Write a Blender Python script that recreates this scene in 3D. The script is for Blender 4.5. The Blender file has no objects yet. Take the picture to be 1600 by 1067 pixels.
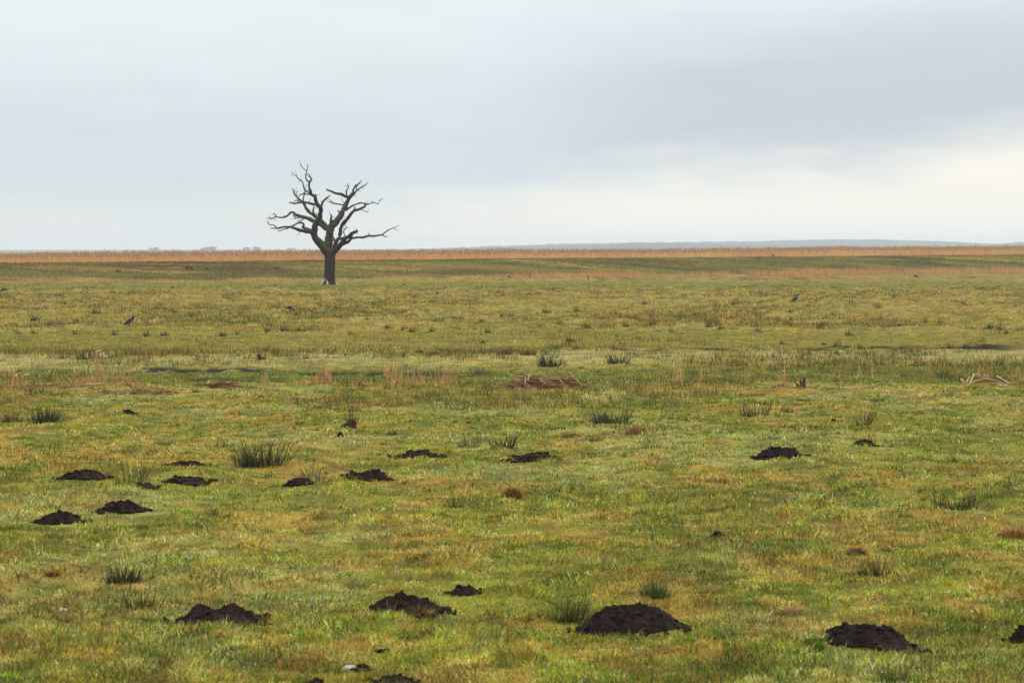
import bpy, math, random
import numpy as np
from mathutils import Vector

random.seed(7)
RNG = np.random.default_rng(11)
SC = bpy.context.scene
COL = SC.collection
F, HC, HY = 5000.0, 2.6, 391.0        # focal length (px of the 1600 px frame), eye height (m), horizon row

# ------------------------------------------------------------------ noise
def _hash(ix, iy, seed):
    h = (ix.astype(np.int64) * 374761393 + iy.astype(np.int64) * 668265263 + seed * 1442695041) & 0xFFFFFFFF
    h = ((h ^ (h >> 13)) * 1274126177) & 0xFFFFFFFF
    h = ((h ^ (h >> 16)) * 2246822519) & 0xFFFFFFFF
    return ((h ^ (h >> 15)) & 0xFFFFFF) / float(0xFFFFFF)

def vnoise(x, y, seed=0):
    x = np.asarray(x, float); y = np.asarray(y, float)
    ix = np.floor(x); iy = np.floor(y)
    fx = x - ix; fy = y - iy
    ux = fx * fx * fx * (fx * (fx * 6 - 15) + 10); uy = fy * fy * fy * (fy * (fy * 6 - 15) + 10)
    a = _hash(ix, iy, seed); b = _hash(ix + 1, iy, seed)
    c = _hash(ix, iy + 1, seed); d = _hash(ix + 1, iy + 1, seed)
    return (a * (1 - ux) + b * ux) * (1 - uy) + (c * (1 - ux) + d * ux) * uy

def fbm(x, y, seed=0, octv=4, gain=0.5):
    t = 0.0; amp = 1.0; n = 0.0
    ca, sa = math.cos(0.6), math.sin(0.6)
    for o in range(octv):
        t = t + amp * vnoise(x, y, seed + o * 17); n += amp
        x, y = (x * ca - y * sa) * 2.03 + 11.3, (x * sa + y * ca) * 2.03 + 5.7
        amp *= gain
    return t / n

def sstep(a, b, x):
    t = np.clip((x - a) / (b - a), 0, 1)
    return t * t * (3 - 2 * t)

# ------------------------------------------------------------------ terrain
def survey(x, y):
    """bearing / depth of a ground spot, as the column and row where flat ground would show it"""
    y = np.maximum(y, 1.0)
    return 800 + F * x / y, HY + F * HC / y

def soil_lines(x, y):
    """0..1: bare dark earth along the old ditch, the little bank and the poached mud below the dike"""
    px, py = survey(x, y)
    w = (fbm(px / 37, px / 90 + 3, 51, 3) - 0.5)
    g = fbm(px / 26, py / 2.5, 55, 3)
    def line(yc, half, x0, x1, thr):
        m = 1 - sstep(half * 0.6, half * 1.3, np.abs(py - yc - w * 3))
        return m * sstep(x0 - 30, x0 + 30, px) * (1 - sstep(x1 - 40, x1 + 40, px)) * sstep(thr, thr + 0.12, g)
    m = line(577, 2.6, 190, 430, 0.36)
    m = np.maximum(m, line(588.5, 2.4, 200, 420, 0.40))
    m = np.maximum(m, line(580.5, 3.2, 460, 770, 0.33))
    m = np.maximum(m, line(545 - (px - 800) * 0.003, 3.2, 1270, 1585, 0.34))
    m = np.maximum(m, line(546, 2.6, 840, 1300, 0.46))
    m = np.maximum(m, line(601, 2.6, 190, 360, 0.46))
    m = np.maximum(m, line(435, 3.0, 1065, 1320, 0.47) * .45)
    m = np.maximum(m, line(436.5, 1.2, 880, 1100, 0.5) * .5)
    m = np.maximum(m, line(433, 1.0, 1310, 1610, 0.52) * .5)
    return m

def pale_zone(px, py, n):
    yl = py + 5.5 * (px - 800) / 800 + (n - 0.5) * 14
    m = sstep(549, 554, yl) * (1 - sstep(566, 577, yl))
    return m * (0.55 + 0.45 * sstep(0.35, 0.6, fbm(px / 150, py / 20, 77, 3)))

def tussock(x, y):
    d = np.maximum(y, 1)
    s = 0.42 * (1 + sstep(35, 120, d) * 1.3)
    a = fbm(x / 0.45, y / 0.55, 21, 2)
    b = fbm(x / 1.0, y / 1.25, 22, 2)
    k = sstep(35, 90, d)
    t = a * (1 - k) + b * k
    return sstep(0.56, 0.80, t)

def ground_z(x, y):
    x = np.asarray(x, float); y = np.asarray(y, float)
    px, py = survey(x, y)
    n = fbm(px / 60, py / 25, 33, 2)
    flat = np.maximum(np.maximum(pale_zone(px, py, n), sstep(516, 524, py) * (1 - sstep(546, 552, py)) * 0.7), sstep(538, 544, py) * (1 - sstep(602, 610, py)))
    fade = sstep(6, 14, y) * (1 - sstep(260, 420, y))
    z = (fbm(x / 9, y / 9, 1, 3) - 0.5) * 0.16 * (1 - 0.5 * flat)
    z = z + (fbm(x / 1.3, y / 1.5, 2, 3) - 0.5) * 0.10 * (1 - 0.6 * flat)
    z = z + tussock(x, y) * (0.045 + 0.07 * sstep(40, 110, y)) * (1 - 0.8 * flat)
    z = z + (fbm(x / .38, y / .42, 7, 2) - .5) * .06 * (1 - .6 * flat) * (1 - sstep(60, 110, y))
    z = z - soil_lines(x, y) * .035
    z = z - 0.05 * sstep(572, 580, py) * (1 - sstep(592, 600, py))
    return z * fade

def G(px, py, it=4):
    """the ground spot seen along a bearing and depression"""
    d = F * HC / (py - HY)
    x = y = z = 0
    for _ in range(it):
        y = d; x = (px - 800) / F * d
        z = float(ground_z(np.array([x]), np.array([y]))[0])
        d = F * (HC - z) / (py - HY)
    return Vector((x, y, z)), (py - HY) / (HC - z)       # point, px per metre

# ------------------------------------------------------------------ helpers
def tag(o, label=None, cat=None, group=None, kind=None):
    if label: o['label'] = label
    if cat: o['category'] = cat
    if group: o['group'] = group
    if kind: o['kind'] = kind
    return o

def mesh_obj(name, verts, faces, mat, parent=None, smooth=False, mats=None, midx=None):
    me = bpy.data.meshes.new(name)
    me.from_pydata([tuple(v) for v in verts], [], faces)
    for m in (mats or [mat]): me.materials.append(m)
    if midx is not None: me.polygons.foreach_set('material_index', midx)
    if smooth: me.polygons.foreach_set('use_smooth', [True] * len(me.polygons))
    me.update()
    o = bpy.data.objects.new(name, me); COL.objects.link(o)
    if parent: o.parent = parent
    return o

def np_mesh(name, co, tris, quads, mat, cols=None, smooth=False):
    """mesh from arrays; quads first, then tris"""
    me = bpy.data.meshes.new(name)
    nq = 0 if quads is None else len(quads); nt = 0 if tris is None else len(tris)
    me.vertices.add(len(co)); me.vertices.foreach_set('co', np.ascontiguousarray(co, np.float32).ravel())
    li = []
    if nq: li.append(quads.ravel())
    if nt: li.append(tris.ravel())
    li = np.concatenate(li).astype(np.int32)
    me.loops.add(len(li)); me.loops.foreach_set('vertex_index', li)
    st = np.concatenate([np.arange(nq) * 4, nq * 4 + np.arange(nt) * 3]).astype(np.int32)
    me.polygons.add(nq + nt); me.polygons.foreach_set('loop_start', st)
    if smooth: me.polygons.foreach_set('use_smooth', np.ones(nq + nt, bool))
    me.materials.append(mat)
    if cols is not None:
        a = me.attributes.new('tint', 'FLOAT_COLOR', 'POINT')
        c4 = np.ones((len(co), 4), np.float32); c4[:, :3] = cols
        a.data.foreach_set('color', c4.ravel())
    me.update(); me.validate()
    o = bpy.data.objects.new(name, me); COL.objects.link(o)
    return o

class Blades:
    """collects tapering leaf blades / stems, then becomes one mesh"""
    def __init__(s): s.co = []; s.q = []; s.t = []; s.c = []; s.n = 0
    def add(s, root, ln, wd, yaw, lean, bend, col, tip=None, seg=2, wyaw=None):
        """arrays: root (n,3), length, width, heading of lean, lean from vertical, extra bend towards the tip, colours"""
        n = len(root)
        if n == 0: return
        if tip is None: tip = col
        dx, dy = np.cos(yaw), np.sin(yaw)
        wy = (yaw + math.pi / 2 + RNG.normal(0, 0.5, n)) if wyaw is None else wyaw
        wx, wz = np.cos(wy) * wd / 2, np.sin(wy) * wd / 2
        p = root.copy(); rows = []; cs = []
        rows.append((p - np.stack([wx, wz, 0 * wx], 1), p + np.stack([wx, wz, 0 * wx], 1))); cs.append(col)
        for k in range(1, seg + 1):
            th = lean + bend * (k - 0.5) / seg
            st = ln / seg
            p = p + np.stack([dx * np.sin(th) * st, dy * np.sin(th) * st, np.cos(th) * st], 1)
            f = k / seg
            c = col * (1 - f) + tip * f
            if k < seg:
                w = 1 - 0.35 * f
                off = np.stack([wx * w, wz * w, 0 * wx], 1)
                rows.append((p - off, p + off)); cs.append(c)
            else:
                rows.append((p,)); cs.append(c)
        per = 2 * seg + 1
        co = np.empty((n, per, 3)); cc = np.empty((n, per, 3)); i = 0
        for r, c in zip(rows, cs):
            for v in r: co[:, i] = v; cc[:, i] = c; i += 1
        base = s.n + np.arange(n)[:, None] * per
        for k in range(seg - 1):
            s.q.append(base + np.array([[2 * k, 2 * k + 1, 2 * k + 3, 2 * k + 2]]))
        s.t.append(base + np.array([[2 * seg - 2, 2 * seg - 1, 2 * seg]]))
        s.co.append(co.reshape(-1, 3)); s.c.append(cc.reshape(-1, 3)); s.n += n * per
    def build(s, name, mat):
        q = np.concatenate(s.q) if s.q else None
        return np_mesh(name, np.concatenate(s.co), np.concatenate(s.t), q, mat, np.concatenate(s.c))

def catmull(pts, sub):
    pts = [Vector(p) for p in pts]
    if len(pts) == 2:
        return [pts[0].lerp(pts[1], i / sub) for i in range(sub + 1)]
    P = [pts[0] * 2 - pts[1]] + pts + [pts[-1] * 2 - pts[-2]]
    out = []
    for i in range(1, len(P) - 2):
        for k in range(sub):
            t = k / sub
            out.append(0.5 * ((2 * P[i]) + (P[i + 1] - P[i - 1]) * t + (2 * P[i - 1] - 5 * P[i] + 4 * P[i + 1] - P[i + 2]) * t * t
                              + (3 * P[i] - P[i - 1] - 3 * P[i + 1] + P[i + 2]) * t ** 3))
    out.append(P[-2]); return out

def tube(pts, rad, sub=4, sides=10, rough=0.0, seed=0, cap=True):
    """pts 3-D, rad per point -> verts, faces"""
    path = catmull(pts, sub)
    n = len(path); rr = []
    for i in range(n):
        t = i / (n - 1) * (len(rad) - 1); k = min(int(t), len(rad) - 2); f = t - k
        rr.append(rad[k] * (1 - f) + rad[k + 1] * f)
    V, Fc = [], []
    prev = None; s = 0
    for i, p in enumerate(path):
        a = path[max(i - 1, 0)]; b = path[min(i + 1, n - 1)]
        d = (b - a).normalized() if (b - a).length > 1e-9 else Vector((0, 0, 1))
        if i: s += (path[i] - path[i - 1]).length
        u = (prev - d * prev.dot(d)) if prev is not None else d.orthogonal()
        if u.length < 1e-6: u = d.orthogonal()
        u.normalize(); v = d.cross(u); prev = u
        for j in range(sides):
            an = 2 * math.pi * j / sides
            k = 1.0
            if rough:
                k += rough * (float(fbm(np.array([s / max(rr[0], .02) * 0.7]), np.array([j * 0.9]), seed, 2)[0]) - 0.5) * 2
            V.append(p + (u * math.cos(an) + v * math.sin(an)) * rr[i] * k)
    for i in range(n - 1):
        for j in range(sides):
            a = i * sides + j; b = i * sides + (j + 1) % sides
            Fc.append((a, b, b + sides, a + sides))
    if cap:
        Fc.append(tuple(range(sides - 1, -1, -1))); Fc.append(tuple((n - 1) * sides + j for j in range(sides)))
    return V, Fc

def join(parts):
    V, Fc = [], []
    for v, f in parts:
        o = len(V); V += list(v); Fc += [tuple(i + o for i in q) for q in f]
    return V, Fc

# ------------------------------------------------------------------ materials
def mat_base(name):
    m = bpy.data.materials.new(name); m.use_nodes = True
    nt = m.node_tree; nt.nodes.clear()
    out = nt.nodes.new('ShaderNodeOutputMaterial')
    return m, nt, out

def N(nt, t, **kw):
    n = nt.nodes.new(t)
    for k, v in kw.items(): setattr(n, k, v)
    return n

def mat_blade(name, trans=0.3, gain=1.0, spec=0.25):
    m, nt, out = mat_base(name)
    at = N(nt, 'ShaderNodeAttribute'); at.attribute_name = 'tint'
    geo = N(nt, 'ShaderNodeNewGeometry')
    nz = N(nt, 'ShaderNodeTexNoise'); nz.inputs['Scale'].default_value = 38.0; nz.inputs['Detail'].default_value = 2
    nt.links.new(geo.outputs['Position'], nz.inputs['Vector'])
    mr = N(nt, 'ShaderNodeMapRange'); mr.inputs[1].default_value = .3; mr.inputs[2].default_value = .7
    mr.inputs[3].default_value = 0.75 * gain; mr.inputs[4].default_value = 1.25 * gain
    nt.links.new(nz.outputs['Fac'], mr.inputs[0])
    vm = N(nt, 'ShaderNodeVectorMath', operation='SCALE')
    nt.links.new(at.outputs['Color'], vm.inputs[0]); nt.links.new(mr.outputs[0], vm.inputs['Scale'])
    p = N(nt, 'ShaderNodeBsdfPrincipled'); p.inputs['Roughness'].default_value = 0.55
    p.inputs['Specular IOR Level'].default_value = spec
    nt.links.new(vm.outputs[0], p.inputs['Base Color'])
    tr = N(nt, 'ShaderNodeBsdfTranslucent'); nt.links.new(vm.outputs[0], tr.inputs['Color'])
    mx = N(nt, 'ShaderNodeMixShader'); mx.inputs[0].default_value = trans
    nt.links.new(p.outputs[0], mx.inputs[1]); nt.links.new(tr.outputs[0], mx.inputs[2])
    nt.links.new(mx.outputs[0], out.inputs['Surface'])
    return m

def mat_noise(name, stops, scale=8.0, detail=6, rough=0.9, bump=0.0, bscale=None, spec=0.15, stretch=(1, 1, 1), coord='Object', attr=False):
    """noise driven colour ramp (or the tint attribute modulated by it) with optional bump"""
    m, nt, out = mat_base(name)
    tc = N(nt, 'ShaderNodeTexCoord'); mp = N(nt, 'ShaderNodeMapping')
    mp.inputs['Scale'].default_value = stretch
    nt.links.new(tc.outputs[coord], mp.inputs['Vector'])
    nz = N(nt, 'ShaderNodeTexNoise'); nz.inputs['Scale'].default_value = scale; nz.inputs['Detail'].default_value = detail
    nz.inputs['Roughness'].default_value = 0.65
    nt.links.new(mp.outputs[0], nz.inputs['Vector'])
    rp = N(nt, 'ShaderNodeValToRGB')
    el = rp.color_ramp.elements
    while len(el) < len(stops): el.new(0.5)
    for e, (pos, c) in zip(el, stops): e.position = pos; e.color = (*c, 1)
    nt.links.new(nz.outputs['Fac'], rp.inputs[0])
    p = N(nt, 'ShaderNodeBsdfPrincipled'); p.inputs['Roughness'].default_value = rough
    p.inputs['Specular IOR Level'].default_value = spec
    if attr:
        at = N(nt, 'ShaderNodeAttribute'); at.attribute_name = 'tint'
        mx = N(nt, 'ShaderNodeMix', data_type='RGBA', blend_type='MULTIPLY'); mx.inputs[0].default_value = 1
        nt.links.new(at.outputs['Color'], mx.inputs[6]); nt.links.new(rp.outputs[0], mx.inputs[7])
        nt.links.new(mx.outputs[2], p.inputs['Base Color'])
    else:
        nt.links.new(rp.outputs[0], p.inputs['Base Color'])
    if bump:
        n2 = N(nt, 'ShaderNodeTexNoise'); n2.inputs['Scale'].default_value = bscale or scale * 3; n2.inputs['Detail'].default_value = 5
        nt.links.new(mp.outputs[0], n2.inputs['Vector'])
        b = N(nt, 'ShaderNodeBump'); b.inputs['Strength'].default_value = bump; b.inputs['Distance'].default_value = 0.03
        nt.links.new(n2.outputs['Fac'], b.inputs['Height']); nt.links.new(b.outputs[0], p.inputs['Normal'])
    nt.links.new(p.outputs[0], out.inputs['Surface'])
    return m

def mat_bark():
    m, nt, out = mat_base('bark')
    tc = N(nt, 'ShaderNodeTexCoord')
    mp = N(nt, 'ShaderNodeMapping'); mp.inputs['Scale'].default_value = (7, 7, 1.6)
    nt.links.new(tc.outputs['Object'], mp.inputs[0])
    nz = N(nt, 'ShaderNodeTexNoise'); nz.inputs['Scale'].default_value = 1.6; nz.inputs['Detail'].default_value = 7
    nt.links.new(mp.outputs[0], nz.inputs['Vector'])
    rp = N(nt, 'ShaderNodeValToRGB'); e = rp.color_ramp.elements
    e[0].position = .32; e[0].color = (.008, .005, .005, 1); e[1].position = .72; e[1].color = (.085, .050, .043, 1)
    nt.links.new(nz.outputs['Fac'], rp.inputs[0])
    # moss and algae on the upper sides of limbs and in the fork
    geo = N(nt, 'ShaderNodeNewGeometry'); sp = N(nt, 'ShaderNodeSeparateXYZ'); nt.links.new(geo.outputs['Normal'], sp.inputs[0])
    n2 = N(nt, 'ShaderNodeTexNoise'); n2.inputs['Scale'].default_value = 1.7; n2.inputs['Detail'].default_value = 4
    nt.links.new(tc.outputs['Object'], n2.inputs['Vector'])
    ad = N(nt, 'ShaderNodeMath', operation='MULTIPLY_ADD'); ad.inputs[1].default_value = 0.55
    nt.links.new(sp.outputs['Z'], ad.inputs[0]); nt.links.new(n2.outputs['Fac'], ad.inputs[2])
    ps = N(nt, 'ShaderNodeSeparateXYZ'); nt.links.new(tc.outputs['Object'], ps.inputs[0])
    hz = N(nt, 'ShaderNodeMapRange'); hz.inputs[1].default_value = 1.6; hz.inputs[2].default_value = 3.0
    nt.links.new(ps.outputs['Z'], hz.inputs[0])
    mr = N(nt, 'ShaderNodeMapRange'); mr.inputs[1].default_value = .50; mr.inputs[2].default_value = .85; mr.inputs[4].default_value = .8
    nt.links.new(ad.outputs[0], mr.inputs[0])
    mm = N(nt, 'ShaderNodeMath', operation='MULTIPLY'); nt.links.new(mr.outputs[0], mm.inputs[0]); nt.links.new(hz.outputs[0], mm.inputs[1])
    mx = N(nt, 'ShaderNodeMix', data_type='RGBA'); mx.inputs[7].default_value = (.075, .085, .035, 1)
    nt.links.new(mm.outputs[0], mx.inputs[0]); nt.links.new(rp.outputs[0], mx.inputs[6])
    p = N(nt, 'ShaderNodeBsdfPrincipled'); p.inputs['Roughness'].default_value = .85; p.inputs['Specular IOR Level'].default_value = .2
    nt.links.new(mx.outputs[2], p.inputs['Base Color'])
    b = N(nt, 'ShaderNodeBump'); b.inputs['Strength'].default_value = .9; b.inputs['Distance'].default_value = .05
    nt.links.new(nz.outputs['Fac'], b.inputs['Height']); nt.links.new(b.outputs[0], p.inputs['Normal'])
    nt.links.new(p.outputs[0], out.inputs['Surface'])
    return m

M_GRASS = mat_blade('grass_blade', 0.25, spec=.06)
M_RUSH = mat_blade('rush_stem', 0.10, spec=0.12)
M_REED = mat_blade('reed_stalk', 0.35, spec=0.08)
M_GROUND = mat_noise('turf_soil', [(.3, (.55, .55, .5)), (.7, (1.2, 1.15, 1.1))], scale=5, detail=8, bump=.5, bscale=22, attr=True, spec=.03)
M_SOIL = mat_noise('dark_peat', [(.3, (.004, .002, .002)), (.52, (.016, .0085, .007)), (.75, (.055, .031, .025))], scale=16, detail=9, bump=1.0, bscale=48, spec=.08)
def vary_soil(m):
    nt = m.node_tree; p = next(n for n in nt.nodes if n.type == 'BSDF_PRINCIPLED'); src = p.inputs['Base Color'].links[0].from_socket
    oi = N(nt, 'ShaderNodeObjectInfo'); tc = N(nt, 'ShaderNodeTexCoord')
    nz = N(nt, 'ShaderNodeTexNoise'); nz.inputs['Scale'].default_value = 4.5; nz.inputs['Detail'].default_value = 5; nt.links.new(tc.outputs['Object'], nz.inputs['Vector'])
    ad = N(nt, 'ShaderNodeMath', operation='MULTIPLY_ADD'); ad.inputs[1].default_value = .22; nt.links.new(oi.outputs['Random'], ad.inputs[0]); nt.links.new(nz.outputs['Fac'], ad.inputs[2])
    mr = N(nt, 'ShaderNodeMapRange'); mr.inputs[1].default_value = .52; mr.inputs[2].default_value = .80; mr.inputs[4].default_value = .55; nt.links.new(ad.outputs[0], mr.inputs[0])
    mx = N(nt, 'ShaderNodeMix', data_type='RGBA'); mx.inputs[7].default_value = (.040, .024, .018, 1)
    nt.links.new(mr.outputs[0], mx.inputs[0]); nt.links.new(src, mx.inputs[6]); nt.links.new(mx.outputs[2], p.inputs['Base Color'])
vary_soil(M_SOIL)
M_BARK = mat_bark()
M_DEADWOOD = mat_noise('bare_wood', [(.3, (.34, .25, .18)), (.7, (.66, .54, .44))], scale=9, stretch=(1, 1, .3), bump=.3)
M_STICK = mat_noise('dry_wood', [(.3, (.22, .11, .05)), (.7, (.46, .28, .14))], scale=12, bump=.3)
M_STUMP = mat_noise('dark_rotten_wood', [(.3, (.02, .010, .007)), (.7, (.085, .04, .025))], scale=14, bump=.6)
M_POST = mat_noise('weathered_post', [(.3, (.03, .02, .015)), (.7, (.10, .065, .045))], scale=10, stretch=(1, 1, .2), bump=.4)
M_STONE = mat_noise('pale_stone', [(.3, (.30, .26, .20)), (.7, (.62, .56, .46))], scale=20, bump=.4)
M_BLACK = mat_noise('black_feather', [(.3, (.004, .004, .006)), (.7, (.014, .014, .020))], scale=30, rough=.5, spec=.4)
M_GREY = mat_noise('grey_feather', [(.3, (.10, .092, .10)), (.7, (.20, .18, .195))], scale=30, rough=.8)
M_HILL = mat_noise('far_woodland', [(.3, (.03, .04, .03)), (.7, (.08, .085, .05))], scale=.01, detail=6)
M_FARTREE = mat_noise('far_twigs', [(.3, (.03, .035, .04)), (.7, (.07, .07, .07))], scale=.6)

# ------------------------------------------------------------------ colours of the pasture
GREEN = np.array([.135, .215, .014]); LIME = np.array([.305, .305, .024]); OLIVE = np.array([.280, .205, .020])
TAN = np.array([.640, .345, .060]); RUST = np.array([.330, .135, .032]); PALE = np.array([.480, .480, .170]); BEIGE = np.array([.560, .430, .185])
DEEP = np.array([.034, .070, .008]); SOILC = np.array([.020, .013, .008])

def veg_mix(x, y):
    """probabilities of the plant colours at each spot"""
    px, py = survey(x, y)
    n = fbm(px / 60, py / 25, 33, 2)
    pz = pale_zone(px, py, n)
    big = fbm(x / 5.0, y / 8.0, 3, 3)
    mid = fbm(x / 1.2, y / 2.2, 4, 3)
    sml = fbm(x / 0.33, y / 0.6, 5, 2)
    frost = fbm(x / 2.2, y / 4.0, 6, 3)
    far = sstep(60, 130, y)
    t = tussock(x, y)
    tanp = sstep(0.49, 0.62, 0.20 * big + 0.42 * mid + 0.38 * sml + 0.05 * t)
    dark = sstep(0.52, 0.66, fbm(x / 0.7, y / 1.4, 8, 3))
    fr = sstep(0.50, 0.62, frost)
    turf = sstep(514, 522, py) * (1 - sstep(546, 551, py))
    ditch = sstep(572, 579, py + 5.5 * (px - 800) / 800) * (1 - sstep(592, 600, py))
    treeg = sstep(440, 443, py) * (1 - sstep(449, 458, py))
    w = np.zeros((8,) + np.shape(x))
    w[0] = 0.42 + 0.3 * dark - 0.20 * far                    # green
    w[1] = 0.27 * (1 - .7 * tanp)                    # lime
    w[2] = 0.26 + 0.22 * far                    # olive
    w[3] = 0.12 + 0.78 * tanp + 0.18 * far                   # tan
    w[4] = 0.03 + 0.09 * far + 0.42 * tanp * sstep(.5, .7, sml)   # rust
    w[5] = 0.10 + 0.55 * fr                     # pale frosted green
    w[6] = 0.05 + 0.12 * tanp                   # beige
    w[7] = 0.07 + 0.55 * dark * (1 - tanp)      # deep green
    turfw = np.array([.42, .12, .55, .18, .10, .03, .02, .12])
    palew = np.array([.06, .06, .10, .24, .04, .75, .75, .01])
    ditw = np.array([.55, .12, .12, .08, .05, .03, .02, .85])
    trw = np.array([.50, .20, .25, .08, .03, .10, .02, .25])
    for zone, ww, k in ((turf, turfw, .75), (ditch, ditw, .75), (treeg, trw, .8), (pz, palew, .9)):
        zz = zone * k
        w = w * (1 - zz) + ww.reshape((8,) + (1,) * np.ndim(x)) * zz
    return w / w.sum(0)

PAL = np.clip(np.stack([GREEN, LIME, OLIVE, TAN, RUST, PALE, BEIGE, DEEP]) * 1.0, 0, .72)

def veg_pick(x, y, var=.32, cv=1.0):
    w = veg_mix(x, y); c = np.cumsum(w, 0)
    r = RNG.random(len(x))
    k = (r[None] > c).sum(0).clip(0, 7)
    clump = (0.56 + 0.90 * sstep(.28, .72, fbm(x / .20, y / .30, 9, 2))) * (0.80 + 0.40 * sstep(.3, .7, fbm(x / 1.1, y / 2.0, 10, 2)))
    mott = 1 - sstep(50, 95, y) * (.42 * sstep(.50, .66, fbm(x / 2.4, y / 7.0, 12, 3)) - .10)
    clump = clump * mott
    col = PAL[k] * (1 + (clump[:, None] - 1) * cv) * RNG.lognormal(0, var, (len(x), 1)) * RNG.normal(1, .06, (len(x), 3))
    return np.clip(col, .004, .7), k

# ------------------------------------------------------------------ the dike line
A0 = np.array([(0 - 800) / F * (F * HC / 52), F * HC / 52]); A1 = np.array([(1600 - 800) / F * (F * HC / 36), F * HC / 36])
DL = float(np.linalg.norm(A1 - A0)); DU = (A1 - A0) / DL; DN = np.array([-DU[1], DU[0]])
def dike_h(u): return 1.50 + 0.50 * np.clip(u / DL, -0.4, 1.5)
def dike_z(u, v):
    """height at u along the foot line, v behind it"""
    h = dike_h(u)
    prof = sstep(-0.3, 7.2, v) * 0.6 + np.clip(v / 7.0, 0, 1) * 0.4
    back = 1 - sstep(10.5, 17.0, v)
    n = (fbm(u / 3.2 + v * .5, v / 1.6, 61, 4) - .5) * .34 + (fbm(u / 14, v / 9, 62, 2) - .5) * .25
    return h * prof * back + n * np.clip(v / 2, 0, 1) * (1 - sstep(9, 15, v)) * (1 - .75 * sstep(5.5, 7, v)) - 0.02
def dike_pt(u, v):
    p = A0[None] + np.outer(u, DU) + np.outer(v, DN)
    return np.stack([p[:, 0], p[:, 1], dike_z(u, v)], 1)

# ------------------------------------------------------------------ molehills (x, foot row, width, height in px of the frame)
MOLES = [
    (336, 976, 142, 27, 2, 'broad dark molehill with two rounded humps in the left foreground'),
    (633, 961, 118, 32, 1, 'dark molehill with a sharp little peak behind an orange grass tussock'),
    (726, 929, 50, 13, 2, 'small broken heap of dark crumbs just behind the peaked molehill'),
    (988, 987, 172, 39, 1, 'widest dark molehill, a long smooth arch beside a shaggy rush tuft'),
    (1358, 1011, 148, 38, 1, 'tall lumpy dark molehill with bright green grass at its left end'),
    (1600, 1005, 42, 20, 1, 'dark molehill cut off by the right edge of the photo'),
    (616, 1073, 66, 15, 1, 'dark molehill cut off by the bottom edge near a pale stone'),
    (492, 1074, 26, 8, 1, 'small dark mound at the bottom edge left of the pale stone'),
    (1217, 719, 74, 24, 1, 'compact tall dark molehill alone at right in the middle of the pasture'),
    (1352, 698, 40, 11, 1, 'small low dark molehill below the tall sparse rush stems'),
    (836, 720, 76, 15, 1, 'low dark molehill with a thin trailing left end in the centre of the pasture'),
    (654, 714, 64, 12, 2, 'brown flattened molehill parted by grass in its middle'),
    (577, 752, 68, 18, 1, 'rounded dark molehill with a separate lump at its left end'),
    (466, 757, 46, 8, 1, 'low purplish brown molehill in front of a wispy rush tuft'),
    (131, 750, 76, 17, 1, 'dark molehill sloping up to the right near the left edge'),
    (290, 730, 56, 8, 1, 'thin flat brown molehill left of the large dark rush tuft'),
    (291, 757, 70, 13, 1, 'low dark molehill with a string of crumbs on its left'),
    (224, 761, 44, 8, 2, 'tiny brown row of crumbs in front of a pale green rush tuft'),
    (190, 798, 76, 18, 1, 'even oval dark molehill, right one of two side by side'),
    (93, 810, 74, 19, 1, 'dark molehill with a ragged top, left one of two side by side'),
    (1121, 840, 17, 8, 1, 'single dark clod of earth alone in open grass'),
    (532, 683, 10, 6, 1, 'small dark clod just below the little stump'),
    (5, 456, 14, 4, 1, 'dark flat mound far off at the left edge of the photo'),
    (201, 646, 17, 5, 1, 'little brown crumbly mound right of the dark left edge rushes'),
    (1303, 657, 18, 6, 1, 'small reddish brown mound left of the tall sparse rush stems'),
    (597, 1021, 16, 5, 2, 'tiny dark crumbs in front of the peaked molehill'),
]
foot = []       # footprints kept free of grass

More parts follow.
